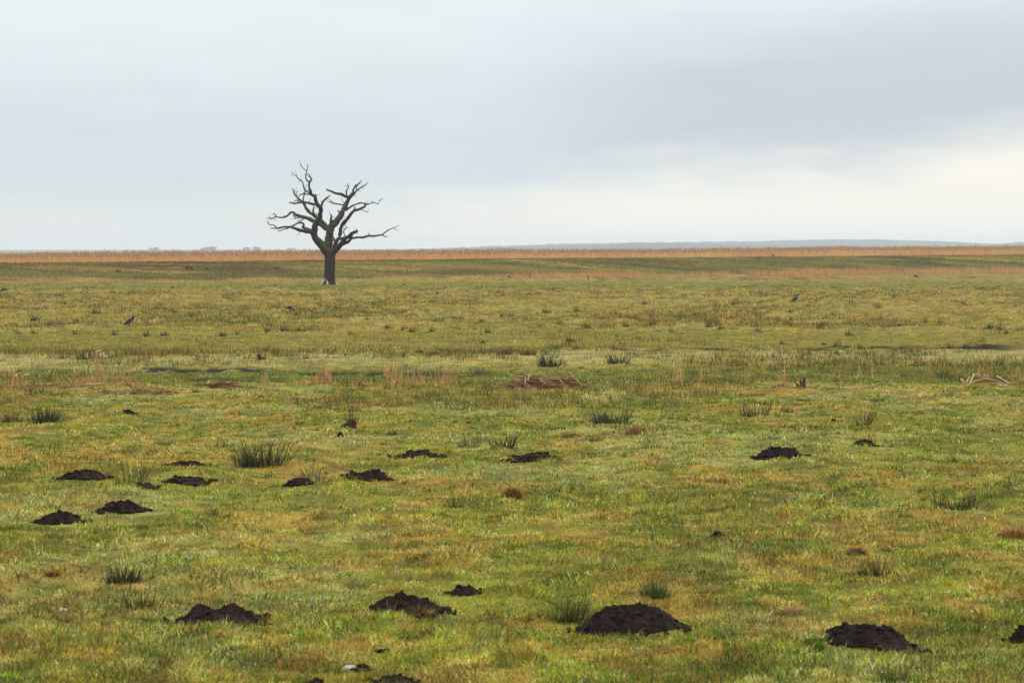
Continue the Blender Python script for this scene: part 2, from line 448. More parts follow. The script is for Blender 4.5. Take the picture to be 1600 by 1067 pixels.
def make_mole(px, py, wpx, hpx, humps, label, seed):
    c, s = G(px, py)
    W = wpx / s; H = hpx / s * (.84 if py > 900 else .76)
    a = W / 2; b = max(min(W * 0.42, .45), .04)
    nr, na = (46, 120) if s > 150 else ((26, 64) if s > 60 else (10, 24))
    r = np.linspace(0, 1, nr + 1)[1:]; th = np.arange(na) / na * 2 * np.pi
    R, T = np.meshgrid(r, th, indexing='ij')
    edge = 0.86 + 0.28 * fbm(np.cos(T) * 1.8 + seed * 3.1, np.sin(T) * 1.8, seed, 3)
    X = np.concatenate([[0], (R * np.cos(T) * a * edge).ravel()]); Y = np.concatenate([[0], (R * np.sin(T) * b * edge).ravel()])
    rr = np.concatenate([[0], R.ravel()])
    dome = (1 - rr ** 2.2) ** 0.85
    q = X / a
    if humps == 2:
        dome = dome * (0.48 + 0.66 * (np.exp(-((q + .40) / .24) ** 2) + np.exp(-((q - .34) / .30) ** 2)))
    if 'sharp' in label: dome = dome * .84 + .28 * np.exp(-((q + .12) / .10) ** 2 - (Y / b / .5) ** 2)
    if 'sloping' in label or 'tall lumpy' in label: dome = dome * (0.9 + .22 * q * (1 - rr))
    if 'separate lump' in label: dome = dome * (.75 + .25 * sstep(-.7, .1, q)) + .35 * np.exp(-((q + .85) / .12) ** 2)
    if 'trailing' in label: dome = dome * sstep(-1.1, .1, q)
    k = np.clip(1 - rr ** 3, 0, 1)
    cl = max(.06, H * .5)
    n1 = np.abs(fbm(X / cl + seed, Y / cl, seed + 5, 2) - .5) * 2
    n2 = np.abs(fbm(X / (cl * .42), Y / (cl * .42) + seed, seed + 9, 2) - .5) * 2
    Z = H * dome * (.78 + .35 * fbm(X / (a * .7) + seed, Y / (a * .7), seed + 2, 2)) + k * ((.35 - n1) * cl * .80 + (.3 - n2) * cl * .46) * min(1, H / .09)
    Z = np.maximum(Z, -.01) - .015 * rr ** 4
    gz = ground_z(X + c.x, Y + c.y) - c.z
    Z = Z + gz * rr + .012
    V = np.stack([X, Y, Z], 1)
    Fc = [(0, 1 + j, 1 + (j + 1) % na) for j in range(na)]
    for i in range(nr - 1):
        for j in range(na):
            p = 1 + i * na + j; p2 = 1 + i * na + (j + 1) % na
            Fc.append((p, p + na, p2 + na, p2))
    parts = [(V.tolist(), Fc)]
    rg = random.Random(seed)
    ncl = int(min(170, 40 + W * 130)) if s > 60 else 12
    for _ in range(ncl):         # loose clods
        t = rg.random() * 2 * math.pi; rho = math.sqrt(rg.random()) * 1.10
        if rg.random() < .5: rho = .92 + abs(rg.gauss(0, .20))
        i = int(np.argmin((X - rho * math.cos(t) * a) ** 2 + (Y - rho * math.sin(t) * b) ** 2))
        z0 = Z[i] if rho < 1 else float(ground_z(np.array([c.x + rho * math.cos(t) * a]), np.array([c.y + rho * math.sin(t) * b]))[0]) - c.z + .012
        x0, y0 = rho * math.cos(t) * a, rho * math.sin(t) * b
        sz = rg.uniform(.008, .024) * (1 if s > 60 else 1.2) * (1.0 if W > .4 else .7)
        vs = []
        ico = [(0, 0, 1), (.9, 0, .4), (.28, .85, .4), (-.72, .52, .4), (-.72, -.52, .4), (.28, -.85, .4), (.7, .5, -.4), (-.28, .85, -.4), (-.9, 0, -.4), (-.28, -.85, -.4), (.7, -.5, -.4), (0, 0, -1)]
        fs = [(0, 1, 2), (0, 2, 3), (0, 3, 4), (0, 4, 5), (0, 5, 1), (1, 6, 2), (2, 7, 3), (3, 8, 4), (4, 9, 5), (5, 10, 1), (2, 6, 7), (3, 7, 8), (4, 8, 9), (5, 9, 10), (1, 10, 6), (11, 7, 6), (11, 8, 7), (11, 9, 8), (11, 10, 9), (11, 6, 10)]
        ex = rg.uniform(.8, 1.6)
        for v in ico:
            j = rg.uniform(.7, 1.25)
            vs.append((x0 + v[0] * sz * j * ex, y0 + v[1] * sz * j, z0 + v[2] * sz * j * .8 + sz * .2))
        parts.append((vs, fs))
    V, Fc = join(parts)
    name = 'soil_clod' if 'clod' in label else 'molehill'
    o = mesh_obj(name, V, Fc, M_SOIL, smooth=False)
    o.location = c
    tag(o, label, 'clod' if name == 'soil_clod' else 'molehill', 'molehills scattered over the pasture')
    foot.append((c.x, c.y - .02, a * .95, b + .05))

for i, (px, py, w, h, hm, lb) in enumerate(MOLES):
    make_mole(px, py, w, h, hm, lb, 100 + i * 7)

def clear_of(x, y, pad=1.0):
    ok = np.ones(len(x), bool)
    for fx, fy, a, b in foot:
        r2 = ((x - fx) / (a * pad)) ** 2 + ((y - fy) / (b * pad)) ** 2
        if pad == 1.0: r2 = r2 + np.where(RNG.random(len(x)) < .22, .32, 0)
        ok &= r2 > 1
    return ok

# ------------------------------------------------------------------ ground sheet
def build_ground():
    yr = np.concatenate([np.linspace(-60, 8, 12), np.geomspace(9, 460, 820), np.geomspace(480, 7200, 50)])
    u = np.linspace(-1, 1, 321)
    U, Y = np.meshgrid(u, yr)
    wi = 0.20 * np.maximum(Y, 0) + 6
    X = U * wi + np.sign(U) * np.abs(U) ** 25 * 4000
    Z = ground_z(X, Y)
    nr, nc = X.shape
    idx = np.arange(nr * nc).reshape(nr, nc)
    q = np.stack([idx[:-1, :-1], idx[:-1, 1:], idx[1:, 1:], idx[1:, :-1]], -1).reshape(-1, 4)
    x, y = X.ravel(), Y.ravel()
    w = veg_mix(x, y)
    c = np.einsum('kn,kc->nc', w, PAL) * .60
    s = soil_lines(x, y)[:, None]
    thatch = sstep(.45, .65, fbm(x / .3, y / .4, 91, 3))[:, None] * .5
    c = c * (1 - thatch) + np.array([.05, .035, .018]) * thatch
    c = c * (1 - s) + SOILC * s
    o = np_mesh('ground', np.stack([x, y, Z.ravel()], 1), None, q, M_GROUND, c, smooth=True)
    tag(o, kind='structure'); return o
build_ground()

# ------------------------------------------------------------------ pasture grass
def build_grass():
    B = Blades()
    def spots(n, y0, y1, spread=130):
        py = RNG.uniform(y0, y1, n); px = RNG.uniform(-spread, 1600 + spread, n)
        d = F * HC / (py - HY) * RNG.uniform(.985, 1.015, n)
        x = (px - 800) / F * d
        ok = clear_of(x, d)
        s = soil_lines(x, d)
        ok &= RNG.random(n) > s * np.where(np.abs(d - 290) < 40, .70, .90)
        return x[ok], d[ok]
    # near and middle turf
    for (n, y0, y1, seg) in ((430000, 640, 1130, 2), (290000, 438.5, 640, 1)):
        x, y = spots(n, y0, y1)
        # do not plant the dike itself
        v = (np.stack([x, y], 1) - A0) @ DN
        k = v < -1.0; x, y = x[k], y[k]
        n = len(x)
        z = ground_z(x, y)
        col, sp = veg_pick(x, y)
        px, py = survey(x, y)
        t = tussock(x, y)
        hn = fbm(x / .6, y / .9, 71, 3)
        short = np.maximum(pale_zone(px, py, fbm(px / 60, py / 25, 33, 2)), sstep(516, 524, py) * (1 - sstep(546, 552, py)))
        ln = (.019 + .028 * RNG.random(n) ** 1.8) * (.5 + 1.0 * hn) * (1 + 1.1 * t) * (1 - .35 * short)
        ln *= np.where((sp == 3) | (sp == 4), 1.15, 1.0)
        pix = 1 / (F * .64 / y)
        wd = np.maximum(RNG.uniform(.004, .0075, n), pix * RNG.uniform(.65, 1.15, n))
        dead = np.isin(sp, (3, 4, 6))
        lean = np.abs(RNG.normal(0, .55, n)) + np.where(dead, .45, .15)
        bend = RNG.uniform(.1, .9, n)
        yaw = RNG.uniform(0, 2 * np.pi, n)
        root = np.stack([x, y, z - .006], 1)
        tip = col * np.where(dead, 1.0, 1.08)[:, None]
        # far blades are wide clumps: keep their face roughly across the view
        wy = np.where(pix > .02, RNG.normal(0, .6, n), RNG.uniform(0, np.pi, n))
        B.add(root, ln, wd, yaw, np.minimum(lean, 1.35), bend, col, tip, seg=seg, wyaw=wy)
    # little tussocks, each of one plant: a fountain of leaves
    for (m, y0, y1, per, r0, r1, hh, seg) in ((9500, 592, 1130, 44, .035, .17, .055, 2), (15000, 447, 592, 20, .08, .42, .085, 1)):
        d = F * HC / (y0 - HY); dn = F * HC / (y1 - HY)
        yy = np.sqrt(RNG.uniform(dn ** 2, d ** 2, m)); xx = RNG.uniform(-.186, .186, m) * yy
        # more of them close by, where they show
        q = int(m * .45)
        pyq = RNG.uniform(y0, y1, q); yy[:q] = F * HC / (pyq - HY); xx[:q] = RNG.uniform(-.186, .186, q) * yy[:q]
        px, py = survey(xx, yy)
        flat = np.maximum(sstep(514, 522, py) * (1 - sstep(546, 551, py)), pale_zone(px, py, np.full(m, .5)))
        hgt0 = 1
        k = clear_of(xx, yy, 1.12) & (RNG.random(m) > flat * .75) & (RNG.random(m) > soil_lines(xx, yy)) & (RNG.random(m) < .35 + .65 * sstep(.35, .6, fbm(xx / 2.2, yy / 3.5, 88, 2)))
        xx, yy = xx[k], yy[k]; m = len(xx)
        base, sp = veg_pick(xx, yy, .20, .6)
        avg = np.einsum('kn,kc->nc', veg_mix(xx, yy), PAL)
        base = base * .55 + avg * .45
        rad = r0 + (r1 - r0) * RNG.random(m) ** 1.6
        hgt = hh * RNG.uniform(.55, 1.5, m) * (.6 + .4 * rad / (r0 + r1) * 2)
        i = np.repeat(np.arange(m), per); n = len(i)
        rr = np.sqrt(RNG.random(n)); tt = RNG.uniform(0, 2 * np.pi, n)
        bx = xx[i] + rr * np.cos(tt) * rad[i] * .8; by = yy[i] + rr * np.sin(tt) * rad[i] * .8
        pix = by / (F * .64)
        c = np.clip(base[i] * RNG.lognormal(0, .32, (n, 1)), .004, .80)
        oth = RNG.random(n) < .14
        c[oth] = base[RNG.integers(0, m, oth.sum())] * .8
        B.add(np.stack([bx, by, ground_z(bx, by) - .008], 1), hgt[i] * (1.15 - .55 * rr) * RNG.uniform(.6, 1.25, n), np.maximum(RNG.uniform(.004, .007, n), pix * RNG.uniform(.65, 1.1, n)),
              tt + RNG.normal(0, .5, n), .10 + .75 * rr * RNG.uniform(.6, 1.3, n), RNG.uniform(.1, .8, n), c, c * 1.06, seg=seg, wyaw=np.where(pix > .02, RNG.normal(0, .6, n), RNG.uniform(0, np.pi, n)))
    o = B.build('grass', M_GRASS)
    tag(o, 'short tufted pasture grass in green, olive and straw colours over the whole flat meadow', 'grass', kind='stuff')
build_grass()

# rough taller growth that breaks up the far half of the pasture
def build_rough():
    B = Blades()
    n = 16000
    py = RNG.uniform(449, 640, n); px = RNG.uniform(-120, 1720, n)
    d = F * HC / (py - HY); x = (px - 800) / F * d
    flat = np.maximum(sstep(514, 522, py) * (1 - sstep(546, 551, py)), pale_zone(px, py, np.full(n, .5)))
    cl = fbm(x / 6, d / 14, 81, 3)
    k = (RNG.random(n) > flat * .93) & (RNG.random(n) < sstep(.42, .56, cl) * np.where(py > 574, .3, 1)) & clear_of(x, d, 1.6) & (soil_lines(x, d + 1.0) + soil_lines(x, d) + soil_lines(x, d + 2.2) < .2)
    x, d, py = x[k], d[k], py[k]
    kinds = [(np.array([.040, .044, .015]), np.array([.085, .068, .027])), (np.array([.10, .070, .021]), np.array([.20, .125, .042])),
             (np.array([.34, .18, .045]), np.array([.50, .28, .085])), (np.array([.10, .13, .02]), np.array([.22, .22, .04]))]
    for xi, yi in zip(x, d):
        m = int(RNG.integers(8, 24)); r = RNG.uniform(.06, .45) * (1 if yi > 80 else .6)
        rx = xi + RNG.normal(0, r, m); ry = yi + RNG.normal(0, r, m)
        rz = ground_z(rx, ry) - .01
        a, b = kinds[int(RNG.choice(4, p=[.36, .34, .14, .16]))]
        j = RNG.lognormal(0, .22, (m, 1))
        pix = yi / (F * .64)
        B.add(np.stack([rx, ry, rz], 1), RNG.uniform(.07, .24, m), np.maximum(RNG.uniform(.004, .008, m), pix * .5), RNG.uniform(0, 6.28, m),
              np.abs(RNG.normal(.25, .25, m)), RNG.uniform(0, .5, m), a * j, b * j, seg=1, wyaw=RNG.normal(0, .7, m))
    # low dark green and russet clumps of the near half
    n = 2600
    py = RNG.uniform(600, 1120, n); d = F * HC / (py - HY); x = RNG.uniform(-.186, .186, n) * d
    k = clear_of(x, d, 1.3) & (RNG.random(n) < sstep(.40, .58, fbm(x / 2.6, d / 4.5, 85, 3)))
    pick = [(np.array([.030, .052, .010]), np.array([.085, .125, .018])), (np.array([.075, .050, .016]), np.array([.20, .115, .035])), (np.array([.15, .070, .020]), np.array([.34, .165, .045])), (np.array([.05, .085, .010]), np.array([.15, .20, .022]))]
    for xi, yi in zip(x[k], d[k]):
        m = int(RNG.integers(16, 60)); r = RNG.uniform(.03, .15); el_ = RNG.uniform(.8, 2.4)
        rx = xi + RNG.normal(0, r * el_, m); ry = yi + RNG.normal(0, r, m)
        a, b = pick[int(RNG.choice(4, p=[.36, .22, .20, .22]))]; j = RNG.lognormal(0, .25, (m, 1)); pix = yi / (F * .64)
        B.add(np.stack([rx, ry, ground_z(rx, ry) - .01], 1), RNG.uniform(.035, .095, m) * (.6 + r * 5), np.maximum(RNG.uniform(.004, .007, m), pix * .7), RNG.uniform(0, 6.28, m),
              np.abs(RNG.normal(.4, .3, m)), RNG.uniform(0, .7, m), a * j, b * j, seg=2)
    # loose straws and taller bents over the near half
    n = 5200
    py = RNG.uniform(600, 1120, n); px = RNG.uniform(-120, 1720, n)
    d = F * HC / (py - HY); x = (px - 800) / F * d
    k = clear_of(x, d, 1.1) & (RNG.random(n) < sstep(.35, .7, fbm(x / .9, d / 1.3, 83, 3)))
    x, d = x[k], d[k]; n = len(x)
    c = np.where((RNG.random(n) < .55)[:, None], np.array([.33, .215, .085]), np.array([.10, .115, .035])) * RNG.lognormal(0, .25, (n, 1))
    B.add(np.stack([x, d, ground_z(x, d)], 1), RNG.uniform(.07, .17, n), np.maximum(.004, d / (F * .64) * .5), RNG.uniform(0, 6.28, n), np.abs(RNG.normal(.5, .4, n)),
          RNG.uniform(0, .9, n), c, c, seg=2)
    tag(B.build('rough_grass', M_GRASS), 'longer rough grass, bents and straws standing out of the short turf', 'grass', kind='stuff')
build_rough()

# ------------------------------------------------------------------ rush tufts
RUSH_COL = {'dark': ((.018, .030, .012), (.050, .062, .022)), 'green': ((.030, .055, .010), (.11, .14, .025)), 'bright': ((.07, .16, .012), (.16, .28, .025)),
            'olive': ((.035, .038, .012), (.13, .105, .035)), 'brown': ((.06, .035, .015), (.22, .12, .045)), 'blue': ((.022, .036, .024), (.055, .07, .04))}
def tuft_mesh(name, W, H, n, style, seed, sparse=False, thick=.004, tips=True, flat=.45):
    global RNG
    keep = RNG; RNG = np.random.default_rng(seed)
    B = Blades()
    a, b = (np.array(v) for v in RUSH_COL[style])
    nc = 2 + int(W / .14) + int(RNG.integers(0, 3)); ctr = np.stack([RNG.uniform(-.34, .34, nc), RNG.uniform(-.30, .30, nc)], 1); ci = RNG.choice(nc, n, p=(lambda q: q / q.sum())(RNG.uniform(.2, 1.4, nc)))
    xy = ctr[ci] + RNG.normal(0, .10, (n, 2)); ch = RNG.uniform(.45, 1.10, nc)[ci]
    r = np.clip(np.hypot(xy[:, 0], xy[:, 1]), 0, .5); t = np.arctan2(xy[:, 1], xy[:, 0])
    x = np.clip(xy[:, 0], -.5, .5) * W * .9; y = xy[:, 1] * W * flat * 1.3
    ln = H * ch * (.30 + .80 * RNG.random(n) ** 1.05)
    yaw = np.arctan2(y, x) + RNG.normal(0, 1.0, n)
    lean = .06 + .62 * r / .5 * RNG.uniform(.3, 1.3, n) + np.where(RNG.random(n) < .14, RNG.uniform(.2, .8, n), 0)
    j = RNG.lognormal(0, .25, (n, 1))
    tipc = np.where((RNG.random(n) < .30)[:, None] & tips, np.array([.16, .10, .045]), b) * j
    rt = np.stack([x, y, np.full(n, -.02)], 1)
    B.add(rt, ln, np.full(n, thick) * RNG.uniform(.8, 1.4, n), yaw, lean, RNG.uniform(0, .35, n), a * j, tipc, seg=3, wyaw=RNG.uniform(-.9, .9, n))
    if not sparse:      # short dead leaves and dense growth at the foot
        m = n // 2
        x = np.clip(RNG.normal(0, W * .2, m), -W * .36, W * .36); y = np.clip(RNG.normal(0, W * .15, m), -W * .26, W * .26)
        dead = (RNG.random(m) < .25)[:, None]
        c = np.where(dead, np.array([.17, .085, .035]), a * 1.2) * RNG.lognormal(0, .3, (m, 1))
        B.add(np.stack([x, y, np.full(m, -.02)], 1), H * RNG.uniform(.2, .5, m), np.full(m, thick * 1.1), RNG.uniform(0, 6.28, m), np.abs(RNG.normal(.5, .3, m)),
              RNG.uniform(0, .8, m), c, c, seg=2)
    m = 14              # collapsed dead leaves lying outwards from the heart of the tuft
    tt = np.arange(m) / m * 6.283 + RNG.normal(0, .2, m)
    c = np.array([.20, .12, .045]) * RNG.lognormal(0, .3, (m, 1))
    B.add(np.stack([.02 * np.cos(tt), .02 * np.sin(tt), np.full(m, .012)], 1), W * RNG.uniform(.38, .55, m), np.full(m, thick), tt, np.full(m, 1.35), RNG.uniform(0, .2, m), c, c, seg=2)
    o = B.build(name, M_RUSH); RNG = keep
    return o

RUSHES = [
    (412, 735, 84, 50, 260, 'dark', 0, 'largest rush tuft, tall dark green stems splayed to both sides'),
    (375, 728, 34, 44, 16, 'dark', 1, 'few thin dark stems leaning out at the left of the largest rush tuft'),
    (490, 752, 46, 44, 34, 'blue', 1, 'wispy blue green rush tuft behind the low purplish molehill'),
    (68, 661, 54, 34, 220, 'dark', 0, 'dense dark rush tuft near the left edge below the ditch'),
    (24, 660, 52, 24, 90, 'brown', 0, 'brown withered rush tuft left of the dense dark one at the left edge'),
    (962, 665, 66, 30, 260, 'dark', 0, 'broad bushy dark rush tuft fringed with orange dead grass in the centre'),
    (790, 699, 44, 34, 110, 'dark', 0, 'upright dark rush tuft above the trailing molehill'),
    (738, 697, 38, 28, 36, 'olive', 1, 'thin olive rush stems left of the upright dark tuft'),
    (1343, 668, 44, 46, 60, 'olive', 1, 'tall sparse olive rush stems fanned like a brush at right'),
    (1185, 650, 90, 34, 80, 'olive', 1, 'wide thin stand of brownish rush stems above the tall compact molehill'),
    (1497, 798, 78, 38, 260, 'dark', 0, 'flattened dark rush tuft with reddish ends at the far right'),
    (200, 906, 80, 34, 260, 'dark', 0, 'flat dark green rush tuft in the left foreground grass'),
    (205, 756, 54, 46, 60, 'green', 1, 'pale green loose rush tuft between the left molehills'),
    (347, 808, 36, 24, 60, 'dark', 0, 'small dark rush tuft alone right of the even oval molehill'),
    (225, 956, 66, 50, 170, 'olive', 0, 'shaggy olive rush tuft left of the two humped molehill'),
    (95, 968, 52, 26, 70, 'olive', 0, 'low olive tuft beside a white speck in the left foreground'),
    (868, 972, 96, 46, 260, 'green', 0, 'shaggy green rush tuft touching the left of the widest molehill'),
    (1030, 936, 64, 42, 220, 'green', 0, 'green rush tuft behind the widest molehill'),
    (1370, 901, 76, 34, 240, 'dark', 0, 'brown and green tuft above the tall lumpy molehill'),
    (1272, 1012, 36, 32, 120, 'bright', 0, 'bright green grass tuft at the left end of the tall lumpy molehill'),
    (1398, 1068, 52, 34, 90, 'green', 0, 'dark green tuft at the bottom edge below the tall lumpy molehill'),
    (860, 572, 46, 24, 160, 'blue', 0, 'dark bushy rush tuft on the pale strip above the big reed heap'),
    (968, 569, 40, 20, 140, 'blue', 0, 'dark rush tuft on the pale strip, right one of the middle pair'),
    (905, 577, 12, 8, 40, 'bright', 0, 'small round green tuft between two dark tufts on the pale strip'),
    (134, 562, 26, 18, 90, 'blue', 0, 'forked dark rush tuft on the pale strip at left'),
    (158, 560, 14, 12, 50, 'blue', 0, 'small dark tuft behind the tall curled reed plumes'),
    (412, 562, 18, 18, 60, 'dark', 0, 'small dark rush tuft on the pale strip below the tree'),
    (902, 757, 30, 36, 9, 'dark', 1, 'two or three bare dark stems leaning left in the centre foreground'),
    (1420, 748, 22, 36, 8, 'dark', 1, 'few upright dark stems at right below the small molehill'),
    (440, 1036, 62, 30, 34, 'olive', 1, 'thin dead stems in the foreground between two molehills'),
    (240, 1046, 46, 30, 60, 'brown', 0, 'brown dead tuft in the bottom left foreground'),
    (712, 792, 62, 40, 40, 'olive', 1, 'thin brownish stems right of the rounded molehill'),
    (420, 746, 40, 12, 90, 'bright', 0, 'low bright green grass below the largest rush tuft'),
    (1230, 645, 26, 22, 30, 'olive', 1, 'few olive stems right of the wide thin rush stand'),
    (1045, 655, 40, 24, 20, 'olive', 1, 'faint olive stems right of the broad bushy tuft'),
    (615, 680, 36, 12, 90, 'green', 0, 'low dark green tuft right of the little stump'),
    (920, 690, 34, 12, 80, 'green', 0, 'low green tuft below the broad bushy tuft'),
    (180, 833, 26, 14, 70, 'dark', 0, 'small dark green tuft below the even oval molehill'),
    (30, 750, 50, 36, 24, 'olive', 1, 'thin dead stems at the left edge beside the sloping molehill'),
]
for i, (px, py, w, h, n, st, sp, lb) in enumerate(RUSHES):
    c, s = G(px, py)
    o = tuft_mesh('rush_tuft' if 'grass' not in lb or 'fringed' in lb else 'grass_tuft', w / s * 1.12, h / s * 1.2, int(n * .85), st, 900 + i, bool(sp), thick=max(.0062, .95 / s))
    o.location = c
    tag(o, lb, 'rush tuft', 'rush tufts in the pasture')

# small tufts of the far half: a few kinds, copied
PROTO = {}
for k, (st, n, lb) in {'a': ('dark', 46, 'small dark green rush tuft in the far rough pasture between pale strip and dike'),
                       'b': ('olive', 30, 'small olive brown rush tuft in the far rough pasture between pale strip and dike'),
                       'c': ('blue', 40, 'small grey green rush tuft in the far rough pasture between pale strip and dike')}.items():
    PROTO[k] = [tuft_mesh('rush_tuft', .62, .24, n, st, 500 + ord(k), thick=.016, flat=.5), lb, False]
FAR_T = ('58 497 a 30|130 481 a 14|152 490 a 24|225 526 c 22|252 526 c 26|30 521 b 16|77 514 a 8|120 521 b 18|180 524 a 16|275 489 b 18|360 469 b 26|342 454 c 8|350 525 a 20|372 525 a 16|55 522 b 16|'
         '420 519 a 18|438 519 c 18|482 520 b 20|522 485 c 12|565 493 a 20|576 500 b 14|606 513 a 16|632 517 a 18|645 518 a 16|672 517 c 18|706 516 c 24|748 507 c 18|766 519 b 20|786 496 b 12|752 536 c 14|552 523 b 18|496 468 b 12|630 447 c 8|790 463 b 12|700 491 b 14|'
         '855 491 b 18|842 513 c 20|880 512 b 18|912 513 c 20|982 511 b 22|1016 509 c 26|1052 520 b 16|1112 511 b 22|1122 515 c 20|1186 517 a 18|896 534 b 26|966 526 b 10|906 481 b 20|1010 476 b 16|1036 476 b 16|1082 492 c 14|1150 477 a 22|985 449 c 10|'
         '1303 495 a 14|1336 472 b 20|1286 512 b 20|1332 525 b 24|1285 539 c 14|1376 482 b 20|1401 515 c 18|1421 512 c 14|1472 512 b 16|1510 477 b 18|1542 514 c 24|1558 515 c 18|1577 521 b 18|1590 481 b 14|1450 506 b 16|1240 509 b 16|'
         '1310 541 a 22|1345 545 a 16|1485 545 a 22|1512 544 a 20|1540 544 a 14|470 512 b 14|330 500 b 14|1120 480 b 16|940 500 c 14|1260 480 c 14|1380 500 b 18')
for ent in FAR_T.split('|'):
    px, py, k, w = ent.split(); px, py, w = int(px), int(py), int(w)
    src, lb, used = PROTO[k]
    if used:
        o = src.copy(); COL.objects.link(o)
    else:
        o = src; PROTO[k][2] = True
    c, s = G(px, py)
    o.location = c; o.rotation_euler = (0, 0, random.uniform(-.5, .5))
    sx = (w * 1.2 / s) / .62
    o.scale = (sx, sx, (min(w * .7, 16) + random.uniform(0, 4)) / s / .24)
    tag(o, lb, 'rush tuft', 'small rush tufts of the far pasture, look ' + k)

# ------------------------------------------------------------------ dead grass tussocks
def tussock_obj(px, py, w, h, base, lb, seed, n=420):
    global RNG
    c, s = G(px, py); W, H = w / s, h / s
    keep = RNG; RNG = np.random.default_rng(seed)
    B = Blades(); base = np.array(base)
    r = np.sqrt(RNG.random(n)); t = RNG.uniform(0, 6.28, n)
    x, y = r * np.cos(t) * W * .46, r * np.sin(t) * W * .36
    z = H * .55 * np.sqrt(np.maximum(1 - r ** 2, 0)) - .03
    col = base * RNG.lognormal(0, .32, (n, 1)) * RNG.normal(1, .07, (n, 3))
    B.add(np.stack([x, y, z], 1), H * RNG.uniform(.3, .62, n) + .015, np.full(n, max(.0045, .8 / s)), t + RNG.normal(0, .6, n), .25 + .85 * r, RNG.uniform(.2, .9, n), col, col * 1.05, seg=2, wyaw=RNG.uniform(0, 3.1, n))
    m = 140
    a = np.arange(m)
    rr = np.sqrt(RNG.random(m)); tt = RNG.uniform(0, 6.28, m)
    cc = base * .8 * RNG.lognormal(0, .3, (m, 1))
    B.add(np.stack([rr * np.cos(tt) * W * .45, rr * np.sin(tt) * W * .35, np.full(m, -.02)], 1), H * RNG.uniform(.5, .9, m) * (1 - .5 * rr), np.full(m, max(.012, 1.4 / s)), tt, .2 + .3 * rr, np.full(m, .2), cc, cc, seg=2, wyaw=RNG.uniform(0, 3.1, m))
    o = B.build('grass_tussock', M_GRASS); RNG = keep
    o.location = c
    tag(o, lb, 'tussock', 'dead grass tussocks')
for i, t in enumerate([
    (1340, 869, 30, 20, (.15, .065, .035), 'round reddish brown dead grass tussock in the right foreground'),
    (1385, 864, 20, 9, (.34, .19, .09), 'little peach coloured tussock right of the round reddish one'),
    (1584, 842, 52, 24, (.30, .14, .04), 'orange dead grass tussock at the right edge'),
    (788, 554, 24, 11, (.20, .10, .035), 'left one of two rusty tussocks on the pale strip'),
    (826, 555, 26, 10, (.19, .09, .03), 'right one of two rusty tussocks on the pale strip'),
    (655, 551, 14, 6, (.19, .085, .03), 'small rusty tussock on the pale strip left of centre'),
    (678, 553, 22, 6, (.24, .115, .04), 'longer rusty tussock on the pale strip left of centre'),
    (1237, 958, 58, 20, (.40, .26, .10), 'straw coloured tussock left above the tall lumpy molehill'),
    (655, 967, 60, 26, (.25, .15, .04), 'orange and green tussock in front of the peaked molehill'),
    (1000, 677, 50, 18, (.27, .14, .045), 'orange tussock in front of the broad bushy rush tuft'),
    (80, 912, 24, 13, (.33, .16, .05), 'bright orange tussock in the left foreground'),
    (42, 883, 44, 16, (.22, .11, .04), 'brownish tussock pair at the left edge of the foreground'),
    (890, 684, 44, 14, (.30, .16, .05), 'flat orange tussock left below the broad bushy rush tuft'),
    (800, 780, 30, 20, (.22, .11, .035), 'brown tussock in the centre of the foreground grass'),
    (500, 640, 30, 8, (.36, .24, .09), 'yellow straw tussock above the little stump'),
]):
    tussock_obj(*t, seed=1300 + i)

